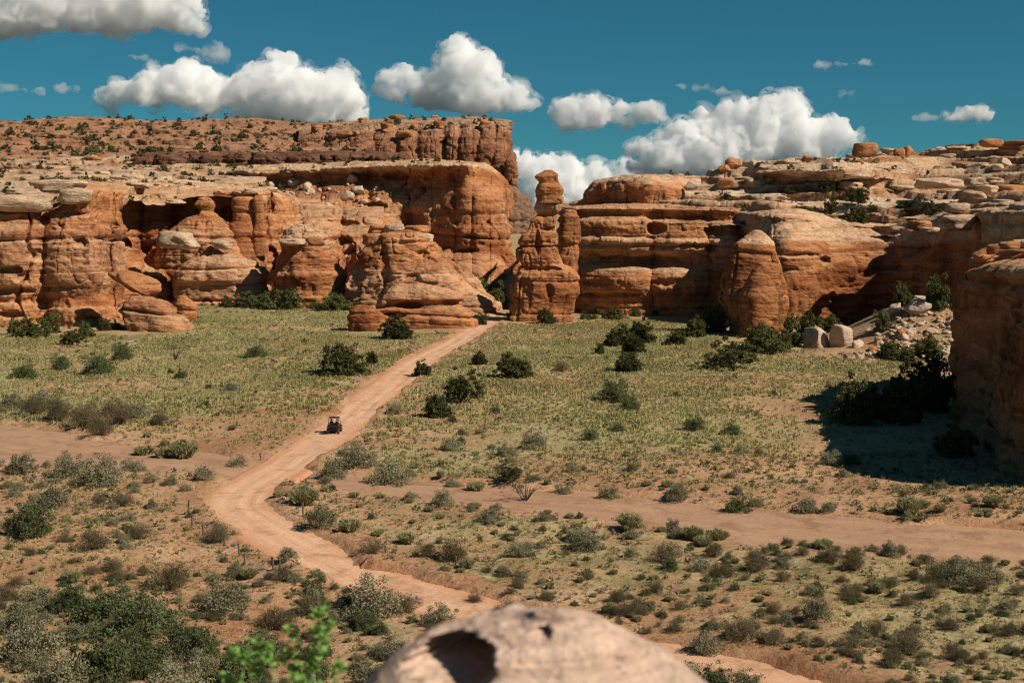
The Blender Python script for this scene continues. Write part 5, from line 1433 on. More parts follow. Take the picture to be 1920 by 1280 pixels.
FIELD = [(645, 707, 76, 56, 'round', 'large round dark juniper left of the road in the meadow'), (696, 688, 21, 24, 'round', 'small juniper close beside the large round one'), (790, 705, 30, 28, 'round', 'small juniper on the right edge of the road'),
         (865, 756, 66, 64, 'open', 'scraggly open juniper right of the road'), (823, 781, 42, 40, 'round', 'dark egg shaped juniper in front of the scraggly one'), (900, 687, 25, 24, 'round', 'small round juniper beyond the scraggly one'),
         (967, 709, 56, 44, 'round', 'flat topped dark juniper in the middle of the meadow'), (1125, 667, 17, 19, 'round', 'tiny juniper left of the juniper cluster'), (1157, 649, 44, 38, 'round', 'left juniper of the meadow cluster'),
         (1200, 646, 48, 40, 'round', 'rear juniper of the meadow cluster'), (1188, 664, 36, 32, 'round', 'middle juniper of the meadow cluster'), (1181, 698, 46, 36, 'round', 'front juniper of the meadow cluster'), (1266, 650, 34, 30, 'round', 'juniper at the tip of the tower shadow'),
         (1374, 692, 84, 58, 'open', 'open crowned juniper before the paired towers'), (1335, 624, 52, 58, 'thicket', 'dark bush in the shade left of the paired towers'), (1305, 634, 42, 34, 'round', 'low dark bush in the tower shadow'),
         (1440, 662, 66, 54, 'thicket', 'olive bush at the foot of the paired towers'), (1478, 656, 46, 60, 'thicket', 'upright bush right of the paired towers'), (1512, 650, 46, 56, 'thicket', 'bush left of the white boulders'), (1415, 656, 40, 40, 'thicket', 'leafy bush in front of the shorter tower'),
         (1026, 609, 29, 27, 'round', 'dark bush at the right foot of the tall tower'), (1057, 601, 25, 23, 'thicket', 'green bush beside the tall tower base'), (1102, 599, 32, 13, 'thicket', 'low bush below the banded cliff, leftmost'), (1152, 596, 44, 21, 'thicket', 'wide bush below the banded cliff'),
         (1190, 592, 18, 17, 'thicket', 'small bush right of the wide bush below the banded cliff'), (1262, 588, 36, 19, 'thicket', 'bush below the right half of the banded cliff'), (1290, 588, 24, 17, 'thicket', 'rightmost bush below the banded cliff'), (1230, 590, 14, 11, 'round', 'tiny bush below the middle of the banded cliff'),
         (745, 634, 54, 42, 'round', 'dark bush in front of the low rounded outcrop'), (905, 611, 18, 24, 'thicket', 'small bush at the end of the road'), (958, 604, 26, 14, 'thicket', 'low bush at the left foot of the tall tower'),
         (28, 624, 24, 28, 'thicket', 'bush at the left frame edge under the cliff'), (60, 628, 52, 36, 'thicket', 'broad bush under the left cliff'), (96, 621, 36, 38, 'thicket', 'tall round bush under the left cliff'), (135, 642, 38, 40, 'open', 'dark bush standing out in front of the left cliff'),
         (160, 628, 26, 30, 'thicket', 'bush behind the dark one at the left cliff'), (195, 617, 24, 24, 'round', 'small round bush at the left cliff foot'), (220, 614, 26, 14, 'thicket', 'low bush between the left cliff and the outcrop'), (268, 615, 26, 28, 'thicket', 'bush in front of the low layered outcrop'),
         (380, 580, 44, 38, 'thicket', 'bush right of the red knob'), (425, 588, 26, 17, 'thicket', 'low bush left in the row under the bell dome'), (460, 588, 44, 30, 'thicket', 'second bush in the row under the bell dome'), (500, 590, 42, 30, 'thicket', 'third bush in the row under the bell dome'),
         (540, 590, 50, 38, 'thicket', 'tallest bush in the row under the domes'), (590, 590, 26, 20, 'thicket', 'small bush under the capped dome'), (630, 592, 52, 32, 'thicket', 'wide dark bush under the capped dome'), (668, 584, 44, 30, 'thicket', 'bush between the big butte and the capped dome'),
         (329, 672, 44, 38, 'bare', 'bare branched shrub standing in the left meadow'), (985, 928, 74, 62, 'bare', 'twisted dark shrub on the edge of the right wash'), (955, 900, 40, 36, 'open', 'dark leafy shrub behind the twisted one'),
         (1600, 800, 78, 82, 'round', 'black shaded juniper left of the big right cliff'), (1690, 795, 84, 88, 'round', 'large black shaded tree against the big right cliff'), (1742, 770, 72, 96, 'round', 'tallest black shaded tree against the big right cliff'),
         (1650, 790, 50, 60, 'round', 'shaded bush between the two black junipers'), (1735, 716, 66, 60, 'open', 'shaded tree beyond the big right cliff corner'), (1665, 676, 40, 34, 'thicket', 'bush in front of the rubble'), (1700, 680, 36, 24, 'thicket', 'low bush at the lower right of the rubble'), (1745, 676, 44, 36, 'thicket', 'bush by the cliff corner below the rubble'),
         (1790, 850, 70, 50, 'round', 'dark bush in the shade at the foot of the big right cliff'), (1560, 640, 36, 30, 'thicket', 'shaded bush behind the largest white boulder'), (1600, 632, 30, 26, 'thicket', 'shaded bush behind the pointed boulder')]
for i, (u, v, w, h, kd, lab) in enumerate(FIELD):
    x, y = G(u, v)
    z = float(ground_h(np.array([x]), np.array([y]), False)[0])
    tree(kd, x, y, z, w / FPX * y, h / FPX * y, 900 + i, lab, cat='shrub' if kd in ('thicket', 'bare') else 'tree')
for i, (u, v, w, h, Y, lab) in enumerate([(1690, 572, 30, 44, 246, 'bush growing beside the highest white boulders'), (1757, 585, 40, 60, 240, 'tall bush at the top of the boulder slope'), (1655, 628, 34, 38, 238, 'bush among the boulders in the middle of the slope'), (1735, 640, 26, 22, 226, 'small bush on the lower boulder slope')]):
    x = float(W(u, v, Y)[0])
    z = float(ground_h(np.array([x]), np.array([Y]), False)[0])
    tree('thicket', x, Y, z, w / FPX * Y, h / FPX * Y, 980 + i, lab, cat='shrub')
for i, (x, y, w, h, lab) in enumerate([(-11.0, 345, 6, 7, 'leafy bush in the gap left of the tall tower'), (-6.0, 352, 5, 6, 'taller bush behind the gap left of the tall tower'), (-9.5, 326, 6, 2.4, 'bright low bushes at the foot of the big butte'), (-3.6, 338, 5, 6.5, 'bush against the left side of the tall tower')]):
    z = float(ground_h(np.array([x]), np.array([y]), False)[0])
    tree('thicket', x, y, z, w, h, 990 + i, lab, cat='shrub')
for i, (u, v, w, h, lab) in enumerate([(1560, 408, 28, 44, 'tall juniper left on the upper right rim'), (1605, 422, 54, 36, 'broad green juniper on the rim of the curved cliff'), (1610, 384, 34, 42, 'juniper behind the broad one on the rim'), (1690, 402, 32, 26, 'juniper below the shaded hollow'),
                                      (1750, 412, 42, 36, 'bright green juniper left of the balanced slab'), (1500, 396, 44, 14, 'low row of bushes on the rim ledge'), (1550, 362, 22, 22, 'juniper under the high alcove, left'), (1590, 366, 36, 18, 'low bushes under the high alcove'), (1480, 364, 28, 12, 'small bush at the left end of the high alcove'),
                                      (1640, 396, 18, 16, 'small bush between the rim junipers'), (1524, 398, 22, 14, 'small bush on the rim, right of the low row'), (1665, 350, 16, 14, 'bush at the right end of the high alcove'), (1360, 372, 22, 18, 'bush on the ledges above the banded cliff'), (1900, 352, 26, 16, 'bush on the ledges by the right edge')]):
    p = snap('ledgesR', u, v)
    tree('thicket' if i % 2 else 'open', p[0], p[1], p[2], w / FPX * p[1], h / FPX * p[1], 1010 + i, lab, cat='tree')
# small junipers dotted over the ledges and the mesa
LOWJ = []
for i in range(4):
    LOWJ.append(bush(700 + i, 1.0, 0.75, 26, 14, 0.11, 0.16, 0.02, 0.4, 0.35).mesh('far_juniper', M['tamarisk' if i == 3 else 'juniper']))
LOWS = [bush(720 + i, 1.0, 0.75, 12, 7, 0.16, 0.18, 0.02, 0.4, 0.35).arrays() for i in range(4)]
def dot_junipers(key, n, box, wr, desc, group, seed, name='far_juniper', stuff=0):
    P, N = SURF[key]
    r = random.Random(seed)
    pts = P.reshape(-1, 3); up = np.abs(N[..., 2]).reshape(-1)
    u, v = PX(pts[:, 0], pts[:, 1], pts[:, 2])
    cl = n2(pts[:, 0] / 40, pts[:, 1] / 40, seed, 3)
    ok = np.where((up > 0.5) & (u > box[0]) & (u < box[1]) & (v > box[2]) & (v < box[3]) & (cl > -0.25))[0]
    for k in range(n):
        p = pts[ok[r.randrange(len(ok))]]
        w = r.uniform(*wr)
        o = link(name, r.choice(LOWJ))
        o.location = p - np.array([0, 0, 0.1])
        o.scale = (w, w, w * r.uniform(.8, 1.2))
        o.rotation_euler = (0, 0, r.uniform(0, 6.28))
        auto_label(o, ('tiny ' if w < wr[0] * 0.65 + wr[1] * 0.35 else '') + desc, 'tree' if name == 'far_juniper' else 'shrub', group, *PX(*p))
    if stuff:
        B = Buf()
        for k in range(stuff):
            p = pts[ok[r.randrange(len(ok))]]
            V, F, T = LOWS[k % 4]
            B.add(V * r.uniform(*wr) * 0.7 + p, F, T)
        tag(link('juniper_scrub', B.mesh('juniper_scrub', M['juniper'])), 'scattered juniper scrub on the far mesa slope', 'scrub', kind='stuff')
dot_junipers('mesa_slope', 180, (-30, 700, 222, 318), (1.8, 4.6), 'dark juniper on the mesa slope', 'junipers on the far mesa slope', 1, stuff=260)
dot_junipers('mesa', 30, (580, 930, 222, 250), (1.4, 3.0), 'dark juniper on the mesa top', 'junipers on the mesa top', 2)
dot_junipers('ledgesL', 80, (-30, 470, 296, 385), (0.9, 2.8), 'juniper on the pale left ledges', 'junipers on the left ledges', 3)
dot_junipers('cliffB', 24, (200, 560, 330, 352), (0.8, 2.0), 'low bush on the rim', 'bushes on the rim behind the domes', 4, 'ledge_bush')
dot_junipers('bench', 50, (260, 880, 298, 322), (0.8, 2.0), 'low bush on the bench caprock', 'bushes on the bench', 5, 'ledge_bush')
dot_junipers('bench', 22, (500, 760, 345, 420), (0.8, 2.0), 'low bush on the red slope', 'bushes under the bench cliff', 6, 'ledge_bush')
dot_junipers('ledgesR', 60, (1240, 1930, 275, 425), (0.6, 1.9), 'low bush on the right terraces', 'bushes on the right terraces', 7, 'ledge_bush')

# ------------------------------------------------------------------ fence posts along the road
def post_mesh(seed):
    r = np.random.default_rng(seed)
    z = np.linspace(-0.3, 1.0, 8)
    pts = np.stack([0.02 * np.cumsum(r.normal(0, .25, 8)), 0.02 * np.cumsum(r.normal(0, .25, 8)), z], 1)
    V, F = tube(pts, 0.065 * (1 + r.normal(0, .06, 8)), 8)
    top = len(V)
    V = np.concatenate([V, [pts[-1] + [0, 0, 0.015]]])
    F = list(map(tuple, F)) + [(top - 8 + j, top - 8 + (j + 1) % 8, top, top) for j in range(8)]
    me = bpy.data.meshes.new('fence_post')
    me.from_pydata([tuple(v) for v in V], [], [f if f[2] != f[3] else f[:3] for f in F])
    me.materials.append(M['post'])
    return me
POSTS = [post_mesh(i) for i in range(4)]
for i, (u, v0, v1, lab) in enumerate([(353, 934, 961, 'tallest weathered fence post at the left edge of the road bend'), (360, 961, 978, 'second fence post, below the tallest at the road bend'), (381, 972, 991, 'third fence post down the left roadside'),
                                     (421, 986, 1007, 'fence post among brown brush left of the road'), (449, 1001, 1024, 'fence post right of the brown brush, left roadside'), (458, 1017, 1039, 'fence post just below its neighbour, left roadside'),
                                     (512, 1029, 1054, 'fence post beside the roadside sagebrush'), (524, 1038, 1057, 'last fence post on the left roadside'), (568, 942, 968, 'fence post inside the right of the road bend'),
                                     (573, 890, 905, 'short fence post by the sage at the wash mouth'), (488, 834, 851, 'lone fence post above the left wash mouth'), (854, 1027, 1045, 'grey fence post in the brush right of the lower road'), (723, 1009, 1023, 'low fence post in brush right of the road')]):
    x, y = G(u, v1)
    z = float(ground_h(np.array([x]), np.array([y]), False)[0])
    o = link('fence_post', POSTS[i % 4])
    o.location = (x, y, z)
    h = (v1 - v0) / FPX * y
    o.scale = (1, 1, h * 1.05)
    o.rotation_euler = (0.04 * math.sin(i * 2.1), 0.05 * math.cos(i * 1.7), i)
    tag(o, lab, 'fence post', 'fence posts along the road')

# ------------------------------------------------------------------ the off-road buggy, seen from behind
M['buggy'] = flat_mat('black_buggy_plastic', (0.018, 0.017, 0.017), 0.45, spec=0.4)
M['steel'] = flat_mat('black_tube_steel', (0.022, 0.021, 0.020), 0.4, metal=0.3, spec=0.4)
M['tyre'] = flat_mat('dusty_tyre_rubber', (0.055, 0.042, 0.034), 0.9, var=0.3)
M['rim'] = flat_mat('grey_wheel_rim', (0.25, 0.25, 0.25), 0.4, metal=0.7)
M['lamp_red'] = flat_mat('red_lamp_plastic', (0.30, 0.015, 0.012), 0.3, spec=0.5)
M['seat'] = flat_mat('dark_seat_vinyl', (0.03, 0.028, 0.028), 0.6)
M['plate'] = flat_mat('grey_bed_panel', (0.035, 0.034, 0.035), 0.5, metal=0.2)

def box_bm(bm, c, s, bevel=0.02, taper=None):
    r_ = bmesh.ops.create_cube(bm, size=1.0)
    vs = r_['verts']
    for v in vs:
        k = 1.0
        if taper and v.co.z > 0: k = taper
        v.co = Vector((c[0] + v.co.x * s[0] * k, c[1] + v.co.y * s[1] * k, c[2] + v.co.z * s[2]))
    if bevel:
        es = list({e for v in vs for e in v.link_edges})
        bmesh.ops.bevel(bm, geom=es, offset=bevel, segments=2, affect='EDGES')
def part(name, mat, parent, boxes=(), tubes=()):
    bm = bmesh.new()
    for b in boxes: box_bm(bm, *b)
    me = bpy.data.meshes.new(name)
    bm.to_mesh(me); bm.free()
    if tubes:
        Vs = [np.array([v.co[:] for v in me.vertices]).reshape(-1, 3)]; Fs = [tuple(p.vertices) for p in me.polygons]
        n_ = len(Vs[0])
        for pts, rad in tubes:
            V, F = tube(spline(pts, 0.12) if len(pts) > 2 else np.array(pts, float), np.full(len(spline(pts, 0.12)) if len(pts) > 2 else 2, rad), 8)
            Vs.append(V); Fs += [tuple(int(i) + n_ for i in f) for f in F]; n_ += len(V)
        me = bpy.data.meshes.new(name)
        me.from_pydata([tuple(v) for v in np.concatenate(Vs)], [], Fs)
    o = link(name, me, mat, parent)
    return o
gx, gy = G(627, 806)
gi = int(np.argmin((ROAD[:, 0] - gx) ** 2 + (ROAD[:, 1] - gy) ** 2))
hd = ROAD[gi + 6] - ROAD[gi - 6]
gz = float(road_z(np.array([[gx]]), np.array([[gy]]), np.array([[0.0]]), 0)[0, 0])
car = empty('off_road_buggy', (gx, gy, gz), (math.atan2(hd[1], hd[0]) - math.pi / 2) * 0.6)
car.scale = (0.88, 0.88, 0.88)
tag(car, 'small black open off road buggy with roll cage driving away on the dirt road', 'buggy')
part('body', M['buggy'], car, [((0, 0.15, 0.52), (1.22, 2.3, 0.34), 0.06), ((0, 1.15, 0.80), (1.15, 0.62, 0.30), 0.10, 0.85), ((-0.62, 0.1, 0.48), (0.10, 1.1, 0.20), 0.03), ((0.62, 0.1, 0.48), (0.10, 1.1, 0.20), 0.03)])
part('cargo_bed', M['buggy'], car, [((0, -1.0, 0.80), (1.26, 0.80, 0.10), 0.02), ((-0.60, -1.0, 0.98), (0.06, 0.80, 0.30), 0.02), ((0.60, -1.0, 0.98), (0.06, 0.80, 0.30), 0.02), ((0, -0.62, 0.98), (1.2, 0.05, 0.30), 0.02)])
part('tailgate', M['plate'], car, [((0, -1.42, 0.97), (1.16, 0.05, 0.30), 0.02)])
part('bumper', M['steel'], car, tubes=[([(-0.5, -1.50, 0.55), (0, -1.54, 0.52), (0.5, -1.50, 0.55)], 0.03), ([(-0.4, -1.50, 0.42), (-0.4, -1.50, 0.62)], 0.025), ([(0.4, -1.50, 0.42), (0.4, -1.50, 0.62)], 0.025)])
for s in (-1, 1):
    part('tail_light', M['lamp_red'], car, [((s * 0.52, -1.43, 0.72), (0.12, 0.05, 0.07), 0.015)])
    part('headlight', M['rim'], car, [((s * 0.40, 1.47, 0.82), (0.22, 0.05, 0.10), 0.02)])
    st_ = part('seat', M['seat'], car, [((s * 0.33, 0.05, 0.72), (0.48, 0.50, 0.14), 0.05), ((s * 0.33, -0.24, 1.02), (0.46, 0.13, 0.56), 0.05)])
    part('headrest', M['seat'], st_, [((s * 0.33, -0.27, 1.36), (0.24, 0.09, 0.15), 0.035)])
    for fy in (-0.95, 1.0):
        part('fender', M['buggy'], car, [((s * 0.66, fy, 0.78), (0.26, 0.72, 0.06), 0.025)])
cage = [([(s * 0.60, -0.42, 0.62), (s * 0.62, -0.45, 1.25), (s * 0.57, -0.45, 1.84)], 0.03) for s in (-1, 1)]
cage += [([(s * 0.60, 0.85, 0.90), (s * 0.60, 0.60, 1.35), (s * 0.57, 0.40, 1.84)], 0.03) for s in (-1, 1)]
cage += [([(s * 0.57, -0.45, 1.84), (s * 0.57, 0.40, 1.84)], 0.03) for s in (-1, 1)]
cage += [([(-0.57, y_, 1.84), (0.57, y_, 1.84)], 0.03) for y_ in (-0.45, 0.40)]
cage += [([(s * 0.57, -0.45, 1.82), (s * 0.56, -1.25, 1.12)], 0.025) for s in (-1, 1)] + [([(-0.6, -0.44, 1.22), (0.6, -0.44, 1.22)], 0.022)]
part('roll_cage', M['steel'], car, tubes=cage)
part('roof', M['buggy'], car, [((0, -0.02, 1.885), (1.18, 0.96, 0.045), 0.02)])
part('steering_wheel', M['seat'], car, tubes=[([(-0.33 + 0.17 * math.cos(a), 0.52 + 0.05 * math.sin(a), 1.06 + 0.15 * math.sin(a)) for a in np.linspace(0, 6.283, 13)], 0.018)])
bm = bmesh.new()
V_, F_ = [], []
na, prof = 26, [(0.10, 0.16), (0.125, 0.20), (0.13, 0.27), (0.115, 0.315), (0.06, 0.335), (-0.06, 0.335), (-0.115, 0.315), (-0.13, 0.27), (-0.125, 0.20), (-0.10, 0.16)]
for a in range(na):
    t = 2 * math.pi * a / na
    k = 1.0 + (0.035 if a % 2 else 0)
    for x_, r_ in prof:
        rr = r_ * (k if r_ > 0.3 else 1)
        V_.append((x_, rr * math.cos(t), rr * math.sin(t)))
for a in range(na):
    for j in range(len(prof)):
        n_ = len(prof)
        F_.append((a * n_ + j, a * n_ + (j + 1) % n_, ((a + 1) % na) * n_ + (j + 1) % n_, ((a + 1) % na) * n_ + j))
TY = bpy.data.meshes.new('tyre'); TY.from_pydata(V_, [], F_); TY.materials.append(M['tyre'])
bm.free()
bm = bmesh.new()
bmesh.ops.create_cone(bm, cap_ends=True, segments=20, radius1=0.165, radius2=0.165, depth=0.17, matrix=Matrix.Rotation(math.pi / 2, 4, 'Y'))
for k in range(5):
    bmesh.ops.create_cube(bm, size=1.0, matrix=Matrix.Rotation(k * 1.2566, 4, 'X') @ Matrix.Translation((0, 0.08, 0)) @ Matrix.Diagonal((0.20, 0.13, 0.035, 1)))
RM = bpy.data.meshes.new('rim'); bm.to_mesh(RM); bm.free(); RM.materials.append(M['rim'])
for s in (-1, 1):
    for fy in (-0.95, 1.0):
        w_ = empty('wheel'); w_.parent = car; w_.location = (s * 0.64, fy, 0.335)
        link('tyre', TY, None, w_); link('rim', RM, None, w_)

M['shirt_dark'] = flat_mat('dark_shirt', (0.03, 0.03, 0.035), 0.9)
M['shirt_pale'] = flat_mat('pale_pink_shirt', (0.55, 0.36, 0.30), 0.9)
M['skin'] = flat_mat('skin', (0.45, 0.25, 0.17), 0.6)
M['hair'] = flat_mat('dark_hair', (0.03, 0.02, 0.015), 0.8)
def person(s, mat, label):
    """seated figure: continuous body with head, arms to the front, bent legs"""
    J = {'pel': (0, -.06, .0, .15), 'bel': (0, -.08, .16, .135), 'che': (0, -.09, .36, .155), 'nec': (0, -.07, .53, .055), 'hea': (0, -.05, .66, .098), 'top': (0, -.05, .75, .085)}
    for q, n_ in ((-1, 'l'), (1, 'r')):
        J.update({n_ + 'sh': (q * .18, -.08, .46, .062), n_ + 'el': (q * .24, .10, .27, .045), n_ + 'wr': (q * .14, .34, .31, .033), n_ + 'ha': (q * .12, .42, .33, .036),
                  n_ + 'hi': (q * .10, .02, .0, .095), n_ + 'kn': (q * .13, .44, .06, .068), n_ + 'an': (q * .12, .52, -.30, .045), n_ + 'to': (q * .12, .66, -.33, .04)})
    E_ = [('pel', 'bel'), ('bel', 'che'), ('che', 'nec'), ('nec', 'hea'), ('hea', 'top')]
    for n_ in 'lr': E_ += [('che', n_ + 'sh'), (n_ + 'sh', n_ + 'el'), (n_ + 'el', n_ + 'wr'), (n_ + 'wr', n_ + 'ha'), ('pel', n_ + 'hi'), (n_ + 'hi', n_ + 'kn'), (n_ + 'kn', n_ + 'an'), (n_ + 'an', n_ + 'to')]
    ks = list(J)
    me = bpy.data.meshes.new('person')
    me.from_pydata([J[k][:3] for k in ks], [(ks.index(a), ks.index(b)) for a, b in E_], [])
    o = link('person', me, mat)
    o.modifiers.new('skin', 'SKIN')
    for k, sv in zip(ks, me.skin_vertices[0].data):
        sv.radius = (J[k][3],) * 2
        sv.use_root = k == 'pel'
    ss = o.modifiers.new('sub', 'SUBSURF'); ss.levels = 2; ss.render_levels = 2
    dg = bpy.context.evaluated_depsgraph_get()
    m2 = bpy.data.meshes.new_from_object(o.evaluated_get(dg))
    o.modifiers.clear(); o.data = m2
    m2.materials.clear(); m2.materials.append(mat); m2.materials.append(M['skin'])
    for p in m2.polygons:
        c = p.center
        p.material_index = 1 if (c.z > 0.52 or c.y > 0.33 and c.z > 0.2) else 0
        p.use_smooth = True
    cr, sr = math.cos(car.rotation_euler.z), math.sin(car.rotation_euler.z)
    lx, ly, lz = s * 0.29, 0.05, 0.775
    o.scale = (0.88, 0.88, 0.88)
    o.location = (gx + lx * cr - ly * sr, gy + lx * sr + ly * cr, gz + lz)
    o.rotation_euler = (0, 0, car.rotation_euler.z)
    hv = ICO3[0] * np.array([.112, .122, .10]) + np.array([0, -.066, .72])
    hv[:, 2] = np.maximum(hv[:, 2], .64)
    hm = np_mesh('hair', hv, ICO3[1]); hm.materials.append(M['hair'])
    link('hair', hm, None, o)
    tag(o, label, 'person')
person(-1, M['shirt_dark'], 'person in dark clothes in the left seat of the buggy, hands forward')
person(1, M['shirt_pale'], 'person in a pale shirt in the right seat of the buggy')

# ------------------------------------------------------------------ the viewpoint: rock underfoot, the blurred boulder, a green sprig
M['near_rock'] = rock_material('near_sandstone', red=(0.34, 0.18, 0.115), mid=(0.50, 0.31, 0.215), tan=(0.60, 0.40, 0.29), pale=(0.68, 0.49, 0.37), varnish=0.1, scale=7.0)
def outcrop():
    zs = np.concatenate([np.linspace(-3, 17, 40), np.linspace(17.3, 20.9, 30)])
    rr = np.interp(zs, [-3, 0, 8, 15, 18.5, 19.7, 20.3, 20.7, 20.9], [16, 14, 11, 8.8, 7.6, 7.0, 5.6, 4.0, 0.05])
    th = np.linspace(0, 2 * np.pi, 160, endpoint=False)
    P = np.stack([np.cos(th)[:, None] * rr * 1.3, 1.4 + np.sin(th)[:, None] * rr, np.repeat(zs[None], 160, 0)], -1)
    N = grid_normals(P, True)
    if (N[:, 20, 0] * np.cos(th)).mean() < 0: N = -N
    P = rock_disp(P, N, 91, amp=0.35, face=np.clip(rr / 6, 0, 1)[None] * np.ones((160, 1)))
    me = np_mesh('viewpoint_rock', P.reshape(-1, 3), grid_faces(160, len(zs), True), attrs={'pale': np.full(160 * len(zs), .4), 'varnish': np.ones(160 * len(zs))})
    tag(link('viewpoint_rock', me, M['rock']), kind='structure')
outcrop()
fb = butte('foreground_boulder', [(1154, 1000, 1085), (1157, 955, 1106), (1164, 905, 1132), (1176, 860, 1150), (1194, 800, 1182), (1214, 768, 1215), (1240, 735, 1258), (1285, 690, 1315), (1340, 640, 1370), (1450, 560, 1450), (1560, 500, 1520)],
           5.3, 0.75, 300, 200, mat='near_rock', seed=101, size=0.11, amp=0.28, crack=0.3, strata=0.5, foot=0.2, power=2.2, pock=0.6, pale=lambda U, P, V, up: 0.75 + 0 * U)
tag(fb, 'pale pink sandstone boulder with a dark hollow, out of focus at the bottom', 'boulder')
me = fb.data
V = np.empty(len(me.vertices) * 3, np.float32); me.vertices.foreach_get('co', V); V = V.reshape(-1, 3)
uu, vv_ = PX(V[:, 0], V[:, 1], V[:, 2])
front = V[:, 1] < 5.45
wob = 0.45 * fbm(V * 9.0, 3, 5)
for (pu, pv, ru, rv, dep, tx) in ((842, 1252, 84, 74, 0.58, 0.26), (1014, 1190, 20, 14, 0.12, 0.05)):
    q = ((uu - pu) / ru) ** 2 + ((vv_ - pv) / rv) ** 2 + wob
    w_ = np.where(front, np.clip(1 - q, 0, 1) ** 0.5, 0)
    V[:, 1] += dep * w_
    V[:, 0] += tx * w_
me.vertices.foreach_set('co', V.ravel()); me.update()

def sprig():
    Yd = 7.6
    root = empty('leafy_sprig', tuple(float(c) for c in W(555, 1420, Yd)))
    tag(root, 'bright green leafy sprig, out of focus at the bottom left of the boulder', 'plant')
    rl = np.array(root.location)
    r = np.random.default_rng(5)
    n = 10
    t = np.linspace(0, 2 * np.pi, n, endpoint=False)
    LV = np.stack([0.5 + 0.5 * np.cos(t), 0.36 * np.sin(t) * (1.1 - 0.3 * np.cos(t)), 0.06 * np.cos(2 * t)], 1)
    LV = np.concatenate([[[0.45, 0, -0.05]], LV])
    LF = np.array([(0, i + 1, (i + 1) % n + 1) for i in range(n)])
    leaves = []
    for k in range(3):
        m_ = np_mesh('leaf', LV * np.array([1, 0.8 + 0.2 * k, 1 + k]), LF, True, {'tint': np.full(n + 1, 0.2 + 0.3 * k)})
        m_.materials.append(M['sprig'])
        leaves.append(m_)
    stems = [[(560, 1420), (585, 1330), (590, 1250), (601, 1180), (596, 1108)], [(555, 1420), (520, 1330), (492, 1265), (462, 1232), (424, 1226)], [(555, 1420), (530, 1320), (512, 1250), (486, 1214), (470, 1200)],
             [(556, 1420), (560, 1330), (556, 1262), (528, 1222)], [(588, 1270), (560, 1210), (534, 1176)], [(565, 1420), (612, 1320), (630, 1270), (640, 1236)], [(598, 1210), (612, 1180), (618, 1158)], [(556, 1420), (500, 1340), (450, 1290), (420, 1262)], [(560, 1420), (590, 1340), (570, 1290), (545, 1262)]]
    for si, sp in enumerate(stems):
        Ys = Yd + (0.18 * math.sin(si * 2.3))
        pts = np.array([np.array([float(c) for c in W(u, v, Yd if (u, v) == sp[0] and v > 1400 else Ys)]) for u, v in sp]) - rl
        P = spline(pts, 0.02)
        V, F = tube(P, np.linspace(0.006, 0.002, len(P)), 6)
        m_ = np_mesh('stem', V, F); m_.materials.append(M['stem'])
        link('stem', m_, None, root)
        L_ = len(P)
        for k in range(int(8 + 110 * np.linalg.norm(P[-1] - P[0]))):
            i = int(L_ * (0.30 + 0.70 * r.random() ** 0.6)) - 1
            o = link('leaf', leaves[int(r.integers(3))], None, root)
            o.location = P[i] + r.normal(0, 0.018, 3)
            s = r.uniform(0.028, 0.058)
            o.scale = (s, s, s)
            o.rotation_euler = (r.uniform(-.9, .9), r.uniform(-.9, .5), r.uniform(0, 6.28))
sprig()

# ------------------------------------------------------------------ clouds
def cloud_mat(name, dens, noise=None):
    m = bpy.data.materials.new(name)
    m.use_nodes = True
    n = m.node_tree; n.nodes.clear()
    out = n.nodes.new('ShaderNodeOutputMaterial')
    v = n.nodes.new('ShaderNodeVolumePrincipled')
    v.inputs['Color'].default_value = (1, 1, 1, 1)
    v.inputs['Density'].default_value = dens
    v.inputs['Anisotropy'].default_value = 0.0
    if noise == 'soft':
        k = NT(n)
        t = k.noise(k.pos((1 / 130, 1 / 130, 1 / 130)), 1.0, 5, 0.65, 0.5)
        k.link(k.math('MULTIPLY', k.ramp(t, [(0.43, 0.0), (0.58, 1.0)]), dens), v.inputs['Density'])
    elif noise:
        k = NT(n)
        t = k.noise(k.pos((1 / noise, 1 / noise, 1.8 / noise)), 1.0, 4, 0.6, 0.6)
        k.link(k.math('MULTIPLY', k.ramp(t, [(0.42, 0.0), (0.62, 1.0)]), dens), v.inputs['Density'])
    n.links.new(v.outputs[0], out.inputs['Volume'])
    return m
M['cloud'] = cloud_mat('cloud_vapour', 1 / 40, 'soft')
M['fringe'] = cloud_mat('cloud_fringe_vapour', 1 / 170, 240)
M['wisp'] = cloud_mat('thin_cloud_vapour', 1 / 140, 260)

